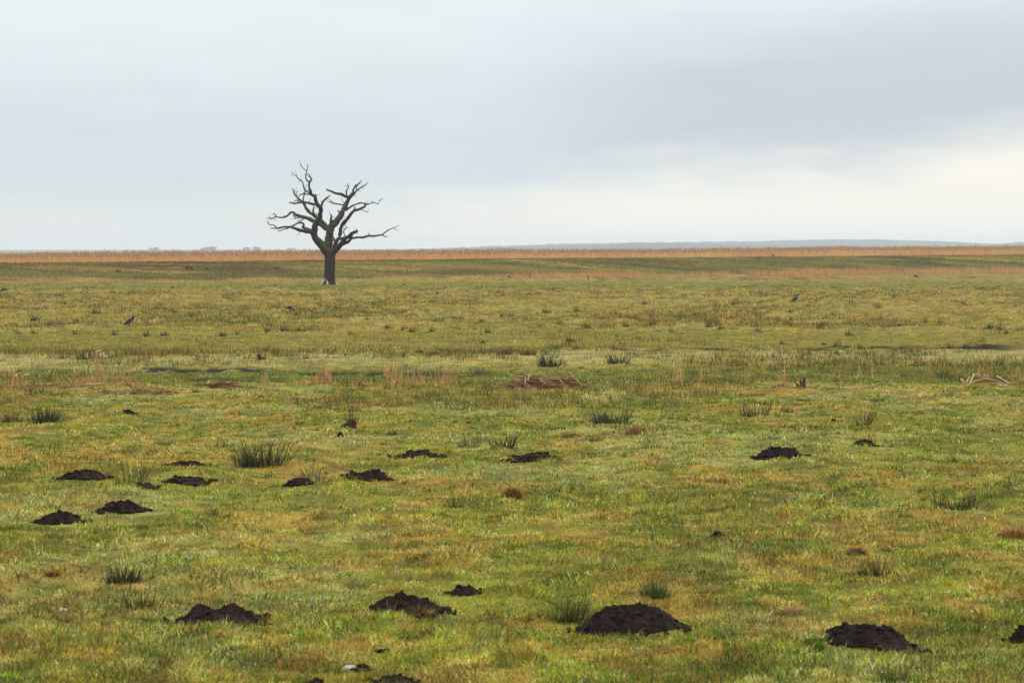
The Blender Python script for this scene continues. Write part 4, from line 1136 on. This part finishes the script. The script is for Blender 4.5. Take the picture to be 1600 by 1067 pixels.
limb('loop', 'E', [(630, 706), (667, 682), (693, 671), (712, 655), (722, 634), (724, 610)], [24, 24, 22, 19, 17, 14], -.5, 'arm', sides=9)
limb('reach', 'E', [(630, 648), (680, 634), (730, 641), (800, 636), (850, 623), (905, 622), (942, 618), (975, 590), (1010, 570), (1075, 545)], [17, 15, 15, 15, 14, 13, 11, 8, 6, 3], 1.4, 'elbow', sides=8)
tw = [('left', 'A', [(745, 730), (690, 690), (640, 640), (590, 590), (573, 530), (542, 470)], [34, 34, 32, 28, 22, 10], .3, 'inner'),
      ('right', 'B', [(475, 435), (400, 405), (300, 370), (200, 338), (110, 290)], [52, 48, 42, 34, 16], -.9, 'right'),
      ('x', 'B', [(400, 560), (300, 545), (200, 525), (118, 500)], [26, 22, 20, 9], -.8, 'right'),
      ('x', 'B', [(420, 655), (500, 600), (580, 555), (670, 525), (760, 542), (830, 535), (880, 515), (955, 541), (985, 490), (1055, 440)], [38, 30, 24, 22, 20, 16, 14, 12, 10, 5], 1.0, 'right'),
      ('x', 'B', [(545, 365), (548, 300), (580, 232), (640, 195), (692, 138)], [36, 32, 26, 20, 8], .5, 'right'),
      ('x', 'B', [(530, 400), (575, 360), (603, 318), (645, 290), (700, 252), (765, 218), (812, 168)], [34, 32, 26, 20, 18, 14, 6], -.4, 'right'),
      ('x', 'B', [(600, 330), (605, 275), (588, 236)], [16, 14, 12], .2, 'right'),
      ('x', 'B', [(350, 695), (295, 663)], [28, 18], -.2, 'right'),
      ('x', 'B', [(180, 910), (185, 820), (190, 718)], [64, 40, 12], -.3, 'mid'),
      ('x', 'B', [(188, 785), (222, 764)], [18, 12], -.1, 'mid'),
      ('x', 'B', [(435, 410), (430, 335), (466, 252), (453, 190)], [26, 24, 18, 8], .3, 'right'),
      ('x', 'B', [(592, 665), (590, 600)], [20, 12], -.1, 'elbow'),
      ('x', 'B', [(690, 640), (755, 668), (812, 696)], [14, 10, 5], .2, 'elbow'),
      ('x', 'B', [(760, 575), (790, 562), (822, 566)], [12, 8, 4], .1, 'elbow'),
      ('x', 'B', [(440, 1095), (405, 1020), (440, 962), (500, 940)], [18, 16, 13, 7], .2, 'arm'),
      ('x', 'C', [(965, 265), (935, 180), (962, 100)], [34, 28, 18], -.3, 'inner'),
      ('x', 'C', [(1070, 260), (1000, 236)], [16, 8], .1, 'left'),
      ('x', 'A', [(1000, 655), (1008, 600)], [44, 34], .1, 'upleft'),
      ('x', 'A', [(940, 600), (850, 594), (740, 600), (698, 606)], [26, 20, 16, 8], .5, 'upleft'),
      ('x', 'A', [(742, 730), (748, 650), (775, 540), (772, 485), (745, 455)], [26, 22, 18, 16, 10], .2, 'inner'),
      ('x', 'A', [(770, 560), (735, 545)], [12, 6], .1, 'inner'),
      ('x', 'A', [(920, 590), (842, 540), (808, 480), (790, 390), (760, 350), (700, 310), (680, 262), (658, 188)], [28, 24, 22, 20, 18, 16, 12, 5], -.5, 'upleft'),
      ('x', 'A', [(683, 270), (640, 258), (588, 234)], [12, 10, 5], -.1, 'upleft'),
      ('x', 'A', [(912, 385), (852, 338), (838, 265), (856, 178), (868, 120), (882, 66)], [28, 24, 18, 15, 12, 6], .4, 'upleft'),
      ('x', 'A', [(856, 185), (815, 140), (770, 102), (764, 42)], [14, 12, 10, 5], -.3, 'upleft'),
      ('x', 'A', [(628, 635), (622, 590), (610, 536)], [14, 12, 6], .1, 'inner'),
      ('x', 'A', [(690, 695), (640, 700), (602, 712), (578, 684)], [14, 12, 10, 5], -.2, 'inner'),
      ('x', 'A', [(700, 690), (672, 650)], [14, 7], -.2, 'inner'),
      ('x', 'A', [(900, 765), (880, 732)], [20, 14], -.1, 'cross'),
      ('x', 'C', [(232, 285), (225, 250), (206, 224), (175, 242)], [16, 15, 13, 6], .1, 'bough'),
      ('x', 'C', [(150, 315), (125, 338)], [10, 5], .1, 'bough'),
      ('x', 'C', [(780, 305), (690, 300), (608, 312)], [28, 22, 10], -.4, 'bough'),
      ('x', 'C', [(770, 325), (705, 350), (640, 376)], [18, 14, 6], -.5, 'bough'),
      ('x', 'C', [(640, 258), (570, 258), (592, 290), (612, 300)], [26, 20, 14, 8], -.2, 'bough'),
      ('x', 'C', [(330, 500), (300, 465), (265, 440), (200, 442), (160, 402), (172, 352)], [20, 18, 15, 13, 11, 5], .2, 'lowleft'),
      ('x', 'C', [(760, 545), (715, 556)], [30, 16], -.1, 'lowleft'),
      ('x', 'E', [(942, 618), (968, 633)], [9, 4], .1, 'reach'),
      ('x', 'E', [(612, 672), (596, 655), (584, 628)], [16, 12, 6], -.2, 'outer'),
      ('x', 'E', [(765, 596), (764, 580)], [11, 8], -.1, 'arm'),
      ('x', 'D', [(760, 70), (700, 75), (650, 55)], [34, 30, 16], -.2, 'outer'),
      ('x', 'D', [(760, 210), (800, 170), (795, 145)], [30, 22, 12], -.2, 'arm')]
for i, (_, k, pts, ws, dy, par) in enumerate(tw):
    limb('twig%d' % i, k, pts, ws, dy, par, name='twig', parent=LIMB[par][0], sides=7)

# ------------------------------------------------------------------ birds
def crow(loc, heading, lb, pose='stand', scale=1.0):
    root_ = bpy.data.objects.new('crow', None); COL.objects.link(root_); root_.location = loc
    root_.rotation_euler = (0, 0, heading); root_.scale = (scale,) * 3
    tag(root_, lb, 'bird', 'crows on the pasture')
    if pose == 'stand':
        sp = [(-.205, .035, .018, .010, 1), (-.15, .06, .026, .014, 1), (-.10, .09, .034, .024, 1), (-.06, .12, .052, .048, 0), (.0, .16, .066, .070, 0), (.05, .20, .064, .072, 0), (.09, .24, .052, .060, 0),
              (.118, .285, .036, .042, 1), (.13, .32, .034, .036, 1), (.148, .345, .033, .034, 1), (.172, .352, .026, .026, 1), (.188, .35, .012, .014, 1), (.215, .345, .008, .010, 1), (.235, .338, .003, .003, 1)]
        wing = [(.075, .225), (.02, .205), (-.06, .15), (-.135, .085), (-.18, .055)]
    else:               # bent forward, picking in the grass
        sp = [(-.235, .15, .020, .010, 1), (-.17, .155, .028, .014, 1), (-.11, .16, .036, .026, 1), (-.06, .165, .052, .048, 0), (.0, .165, .066, .066, 0), (.06, .155, .062, .066, 0), (.11, .14, .048, .052, 0),
              (.145, .125, .036, .040, 1), (.17, .11, .034, .036, 1), (.19, .095, .032, .033, 1), (.207, .08, .025, .025, 1), (.218, .068, .012, .013, 1), (.235, .045, .008, .009, 1), (.247, .025, .003, .003, 1)]
        wing = [(.07, .185), (.0, .20), (-.08, .185), (-.16, .165), (-.205, .155)]
    V, Fc, mi = [], [], []; n = 14
    for i, (x, z, w, h, m) in enumerate(sp):
        a = sp[max(i - 1, 0)]; b = sp[min(i + 1, len(sp) - 1)]
        d = Vector((b[0] - a[0], 0, b[1] - a[1])).normalized(); u = Vector((-d.z, 0, d.x))
        for j in range(n):
            t = 2 * math.pi * j / n
            V.append(Vector((x, 0, z)) + u * (math.sin(t) * h) + Vector((0, math.cos(t) * w, 0)))
    for i in range(len(sp) - 1):
        for j in range(n):
            p = i * n + j; q = i * n + (j + 1) % n
            Fc.append((p, q, q + n, p + n)); mi.append(sp[i][4] if i != 6 else 1)
    Fc.append(tuple(range(n))); mi.append(1); Fc.append(tuple((len(sp) - 1) * n + j for j in range(n - 1, -1, -1))); mi.append(1)
    for s_ in (-1, 1):
        z0 = .13
        for pts, r in (([(.005, s_ * .035, z0), (.02, s_ * .036, .07), (.01, s_ * .036, .0)], [.022, .010, .006]), ([(.01, s_ * .036, .004), (.05, s_ * .04, .003)], [.006, .003]), ([(.01, s_ * .036, .004), (.045, s_ * .058, .003)], [.006, .003]),
                       ([(.01, s_ * .036, .004), (.045, s_ * .018, .003)], [.006, .003]), ([(.01, s_ * .036, .004), (-.025, s_ * .036, .003)], [.006, .003])):
            v, f = tube(pts, r, sub=2, sides=6); o0 = len(V); V += v; Fc += [tuple(k + o0 for k in q) for q in f]; mi += [1] * len(f)
    mesh_obj('body', V, Fc, None, parent=root_, smooth=True, mats=[M_GREY, M_BLACK], midx=mi)
    for s_ in (-1, 1):
        V, Fc = [], []; m = 6; hw = [.030, .050, .046, .026, .006]; bulge = [.060, .070, .058, .030, .012]
        for i, (x, z) in enumerate(wing):
            for side in (0, 1):
                for j in range(m):
                    t = j / (m - 1) * 2 - 1
                    V.append((x + t * hw[i] * -.35, s_ * (bulge[i] * (1 - .25 * t * t) + (.006 if side else -.012)), z + t * hw[i]))
        for i in range(len(wing) - 1):
            for side in (0, 1):
                for j in range(m - 1):
                    a = i * 2 * m + side * m + j
                    Fc.append((a, a + 1, a + 1 + 2 * m, a + 2 * m))
            for j in (0, m - 1):
                a = i * 2 * m + j
                Fc.append((a, a + m, a + 3 * m, a + 2 * m))
        for i in (0, len(wing) - 1):
            for j in range(m - 1):
                a = i * 2 * m + j
                Fc.append((a, a + 1, a + 1 + m, a + m))
        mesh_obj('wing', V, Fc, M_BLACK, parent=root_, smooth=True)
def bird_at(px, py, heading, lb, pose='stand', lift=0.02, scale=1.0):
    c, s = G(px, py); crow((c.x, c.y, c.z + lift), heading, lb, pose, scale)
bird_at(201.5, 512, .05, 'hooded crow with grey body and black head standing in profile at left', lift=.04)
bird_at(1242, 475, .45, 'hooded crow standing turned half away in the far right pasture', lift=.06, scale=1.12)
bird_at(453, 489, .6, 'crow bent down picking in the grass left below the tree', 'peck', lift=.03)
bird_at(1431, 438, .2, 'far crow with pale breast bent in the grass below the dry strip at right', 'peck', lift=.08, scale=1.15)
bird_at(795, 436, .5, 'tiny far crow left of the pair of posts', 'peck', lift=.05)
c, s = on_dike(1208, 399.2)
crow((c.x, c.y, c.z + .03), 2.6, 'tiny dark crow perched on the crest of the dike against the reeds')

# ------------------------------------------------------------------ far hills and trees
def ridge(prof, D, depth, seed, amp, label=None):
    xs = np.linspace(prof[0][0], prof[-1][0], 360)
    top = np.interp(xs, [p[0] for p in prof], [p[1] for p in prof])
    V, Fc = [], []; m = 11
    for i, (px, py) in enumerate(zip(xs, top)):
        X = (px - 800) / F * D
        zt = HC + (HY - py) / F * D
        zt += (float(fbm(np.array([px / 5.]), np.array([seed * 1.]), seed, 4)[0]) - .5) * amp * D / F
        for j in range(m):
            t = j / (m - 1) * 2 - 1
            w = 1 - t * t
            k = 1 + .06 * (float(vnoise(np.array([px / 14.]), np.array([j * 1.7]), seed)[0]) - .5) * (abs(t) > .05)
            V.append((X, D + t * depth, max(zt, -1) * w ** .8 * k - (2 if w < .01 else 0)))
    for i in range(len(xs) - 1):
        for j in range(m - 1):
            a = i * m + j
            Fc.append((a, a + m, a + m + 1, a + 1))
    o = mesh_obj('hills', V, Fc, M_HILL, smooth=True)
    tag(o, kind='structure')
ridge([(560, 391), (680, 388.5), (760, 385), (860, 381.5), (1000, 379), (1150, 377.5), (1250, 375.5), (1320, 374.2), (1400, 375), (1480, 378), (1540, 381), (1640, 383), (1750, 386), (1900, 390)], 6400, 500, 5, 2.4)
ridge([(640, 393), (760, 387), (880, 385), (950, 382.3), (985, 379.6), (1020, 380.2), (1060, 380.0), (1110, 382.2), (1170, 382.0), (1220, 384.5), (1300, 387), (1420, 388.5), (1540, 386), (1560, 382), (1600, 378.5), (1680, 377), (1800, 380), (1900, 384)], 5000, 300, 9, 2.8)
ridge([(-200, 391.5), (100, 390.6), (400, 390.2), (640, 390), (700, 391)], 6600, 300, 12, 1.0)

def far_tree(px, top, w, lb, seed, D=5600):
    rg = np.random.default_rng(seed)
    X = (px - 800) / F * D; H = HC + (HY - top) / F * D; W = w / F * D
    e = bpy.data.objects.new('bare_tree', None); COL.objects.link(e); e.location = (X, D, 0)
    tag(e, lb, 'tree', 'far trees beyond the reeds')
    V, Fc = tube([(0, 0, -.5), (0, 0, H * .3), (.1, 0, H * .7)], [.6, .5, .2], sub=3, sides=8)
    mesh_obj('trunk', V, Fc, M_FARTREE, parent=e)
    n = 1500
    lob = [(rg.normal(0, W * .2), rg.normal(0, W * .2), H * rg.uniform(.5, .8), W * rg.uniform(.16, .30)) for _ in range(9)]
    V, Fc = [], []
    for k in range(n):
        lx, ly, lz, lr = lob[rg.integers(0, 9)]
        d = rg.normal(0, 1, 3); d /= np.linalg.norm(d); r = lr * rg.random() ** .4
        c = np.array([lx, ly, lz]) + d * r * np.array([1, 1, .75])
        if c[2] > H * 1.02 or c[2] < .6: continue
        a, b = rg.normal(0, .8, 3), rg.normal(0, .8, 3)
        o0 = len(V); V += [tuple(c), tuple(c + a), tuple(c + b)]; Fc.append((o0, o0 + 1, o0 + 2))
    mesh_obj('crown', V, Fc, M_FARTREE, parent=e)
far_tree(243, 387.5, 13, 'lone faint rounded tree far beyond the reeds at left', 1)
far_tree(321, 387, 13, 'left one of the largest close pair of faint far trees', 2)
far_tree(331, 385.5, 14, 'right taller one of the largest close pair of faint far trees', 3)
far_tree(386, 387, 11, 'faint far tree, left one of the pair nearer the dead tree', 4)
far_tree(401, 386.2, 15, 'faint far tree, right wider one of the pair nearer the dead tree', 5)
far_tree(455, 388.5, 16, 'very faint low tree just left behind the dead tree', 6)

# ------------------------------------------------------------------ air
def haze():
    x, y0, y1, z0, z1 = 3000, -150, 7400, -3, 29
    V = [(-x, y0, z0), (x, y0, z0), (x, y1, z0), (-x, y1, z0), (-x, y0, z1), (x, y0, z1), (x, y1, z1), (-x, y1, z1)]
    Fc = [(0, 3, 2, 1), (4, 5, 6, 7), (0, 1, 5, 4), (1, 2, 6, 5), (2, 3, 7, 6), (3, 0, 4, 7)]
    m, nt, out = mat_base('haze_air')
    v = N(nt, 'ShaderNodeVolumePrincipled')
    v.inputs['Color'].default_value = (.88, .92, .95, 1); v.inputs['Density'].default_value = .00015
    v.inputs['Anisotropy'].default_value = 0.0
    nt.links.new(v.outputs[0], out.inputs['Volume'])
    tag(mesh_obj('haze', V, Fc, m), 'thin pale haze filling the air over the pasture', 'haze', kind='stuff')
haze()

# ------------------------------------------------------------------ sky
SUN_EL, SUN_AZ = math.radians(42), math.radians(35)      # azimuth from +Y towards +X
def build_world():
    w = bpy.data.worlds.new('World'); SC.world = w; w.use_nodes = True
    nt = w.node_tree; nt.nodes.clear()
    L = nt.links.new
    def math_(op, a, b=None, c=None):
        n = N(nt, 'ShaderNodeMath', operation=op)
        for i, v in enumerate((a, b, c)):
            if v is None: continue
            if isinstance(v, (int, float)): n.inputs[i].default_value = v
            else: L(v, n.inputs[i])
        return n.outputs[0]
    def ss(v, a, b):
        n = N(nt, 'ShaderNodeMapRange', interpolation_type='SMOOTHSTEP'); n.inputs[1].default_value = a; n.inputs[2].default_value = b
        L(v, n.inputs[0]); return n.outputs[0]
    def mix(f, a, b):
        n = N(nt, 'ShaderNodeMix', data_type='RGBA')
        if isinstance(f, (int, float)): n.inputs[0].default_value = f
        else: L(f, n.inputs[0])
        for i, v in ((6, a), (7, b)):
            if isinstance(v, tuple): n.inputs[i].default_value = (*v, 1)
            else: L(v, n.inputs[i])
        return n.outputs[2]
    tc = N(nt, 'ShaderNodeTexCoord'); sp = N(nt, 'ShaderNodeSeparateXYZ'); L(tc.outputs['Generated'], sp.inputs[0])
    az = math_('ARCTAN2', sp.outputs['X'], sp.outputs['Y'])           # radians, 0 ahead
    el = math_('ARCSINE', sp.outputs['Z'])
    cv = N(nt, 'ShaderNodeCombineXYZ'); L(math_('MULTIPLY', az, 16.0), cv.inputs[0]); L(math_('MULTIPLY', el, 70.0), cv.inputs[1])
    def noise(scale, det, off=0.0):
        mp = N(nt, 'ShaderNodeMapping'); mp.inputs['Location'].default_value = (off, off * .7, 0); L(cv.outputs[0], mp.inputs[0])
        n = N(nt, 'ShaderNodeTexNoise'); n.inputs['Scale'].default_value = scale; n.inputs['Detail'].default_value = det; n.inputs['Roughness'].default_value = .5
        L(mp.outputs[0], n.inputs['Vector']); return n.outputs['Fac']
    n1, n2, n3 = noise(.55, 3, 2.0), noise(1.4, 4, 7.0), noise(.9, 5, 21.0)
    # rows of the photo as elevation: e = (391-row)/5000
    high = (.825, .895, .925); blue = (.69, .77, .80); grey = (.58, .65, .705); cream = (1.0, .965, .865); low = (.835, .855, .805)
    e1 = math_('MULTIPLY_ADD', math_('SUBTRACT', n1, .5), .030, el)
    c = mix(ss(e1, .028, .082), blue, high)                            # paler overhead
    # grey cloud sheet to the right
    g = math_('MULTIPLY', math_('MULTIPLY', ss(az, -.03, .07), ss(e1, .020, .036)), math_('SUBTRACT', 1.0, ss(e1, .048, .088)))
    c = mix(math_('MULTIPLY', g, .95), c, grey)
    # soft mottling
    mot = math_('MULTIPLY_ADD', math_('SUBTRACT', n2, .5), .09, 1.0)
    # milky horizon on the left
    e2 = math_('MULTIPLY_ADD', math_('SUBTRACT', n3, .5), .010, el)
    c = mix(math_('SUBTRACT', 1.0, ss(e2, .000, .024)), c, low)
    # bright bank low on the right: its upper edge climbs with azimuth
    azr = N(nt, 'ShaderNodeMapRange'); azr.clamp = True; azr.interpolation_type = 'LINEAR'
    azr.inputs[1].default_value = -.12; azr.inputs[2].default_value = .20; azr.inputs[3].default_value = .004; azr.inputs[4].default_value = .043; L(az, azr.inputs[0])
    ed = math_('SUBTRACT', azr.outputs[0], math_('MULTIPLY_ADD', math_('SUBTRACT', n3, .5), .034, el))
    bank = math_('MULTIPLY', ss(ed, -.008, .012), ss(az, -.11, .06))
    c = mix(bank, c, cream)
    vm = N(nt, 'ShaderNodeVectorMath', operation='SCALE'); L(c, vm.inputs[0]); L(mot, vm.inputs['Scale'])
    # overcast dome: about three times as bright overhead as at the horizon
    up = math_('MULTIPLY_ADD', math_('MULTIPLY', ss(el, .12, 1.45), 1.0), 2.4, 1.0)
    v2 = N(nt, 'ShaderNodeVectorMath', operation='SCALE'); L(vm.outputs[0], v2.inputs[0]); L(up, v2.inputs['Scale'])
    sky = N(nt, 'ShaderNodeTexSky'); sky.sky_type = 'NISHITA'; sky.sun_disc = False; sky.sun_elevation = SUN_EL; sky.sun_rotation = SUN_AZ
    sky.dust_density = 3
    b1 = N(nt, 'ShaderNodeBackground'); L(sky.outputs[0], b1.inputs[0]); b1.inputs[1].default_value = .08
    b2 = N(nt, 'ShaderNodeBackground'); L(v2.outputs[0], b2.inputs[0]); b2.inputs[1].default_value = 1.0
    mx = N(nt, 'ShaderNodeMixShader')
    L(math_('SUBTRACT', 1.0, math_('MULTIPLY', ss(el, .15, .6), .12)), mx.inputs[0])     # the clear sky above thins through the cloud overhead
    L(b1.outputs[0], mx.inputs[1]); L(b2.outputs[0], mx.inputs[2])
    out = N(nt, 'ShaderNodeOutputWorld'); L(mx.outputs[0], out.inputs[0])
build_world()

sun = bpy.data.lights.new('sun', 'SUN'); sun.energy = 1.5; sun.angle = math.radians(14); sun.color = (1, .95, .87)
so = bpy.data.objects.new('sun', sun); COL.objects.link(so)
dirv = Vector((math.sin(SUN_AZ) * math.cos(SUN_EL), math.cos(SUN_AZ) * math.cos(SUN_EL), math.sin(SUN_EL)))
so.rotation_euler = (-dirv).to_track_quat('-Z', 'Y').to_euler()

# ------------------------------------------------------------------ camera
cam = bpy.data.cameras.new('camera'); co = bpy.data.objects.new('camera', cam); COL.objects.link(co)
cam.sensor_width = 36; cam.lens = 36 * F / 1600; cam.clip_end = 40000; cam.clip_start = .5
co.location = (0, 0, HC)
co.rotation_euler = (math.pi / 2 - math.atan((533.5 - HY) / F), 0, 0)
cam.dof.use_dof = True; cam.dof.focus_distance = 62; cam.dof.aperture_fstop = 9.0
SC.camera = co

SC.view_settings.view_transform = 'Standard'; SC.view_settings.look = 'None'
SC.view_settings.exposure = 0; SC.view_settings.gamma = 1; SC.view_settings.use_curve_mapping = False
SC.render.engine = 'CYCLES'
cy = SC.cycles
cy.max_bounces = 5; cy.diffuse_bounces = 2; cy.glossy_bounces = 2; cy.transmission_bounces = 3; cy.volume_bounces = 0; cy.transparent_max_bounces = 4
cy.caustics_reflective = False; cy.caustics_refractive = False
cy.use_denoising = True; cy.use_adaptive_sampling = False
SC.render.film_transparent = False
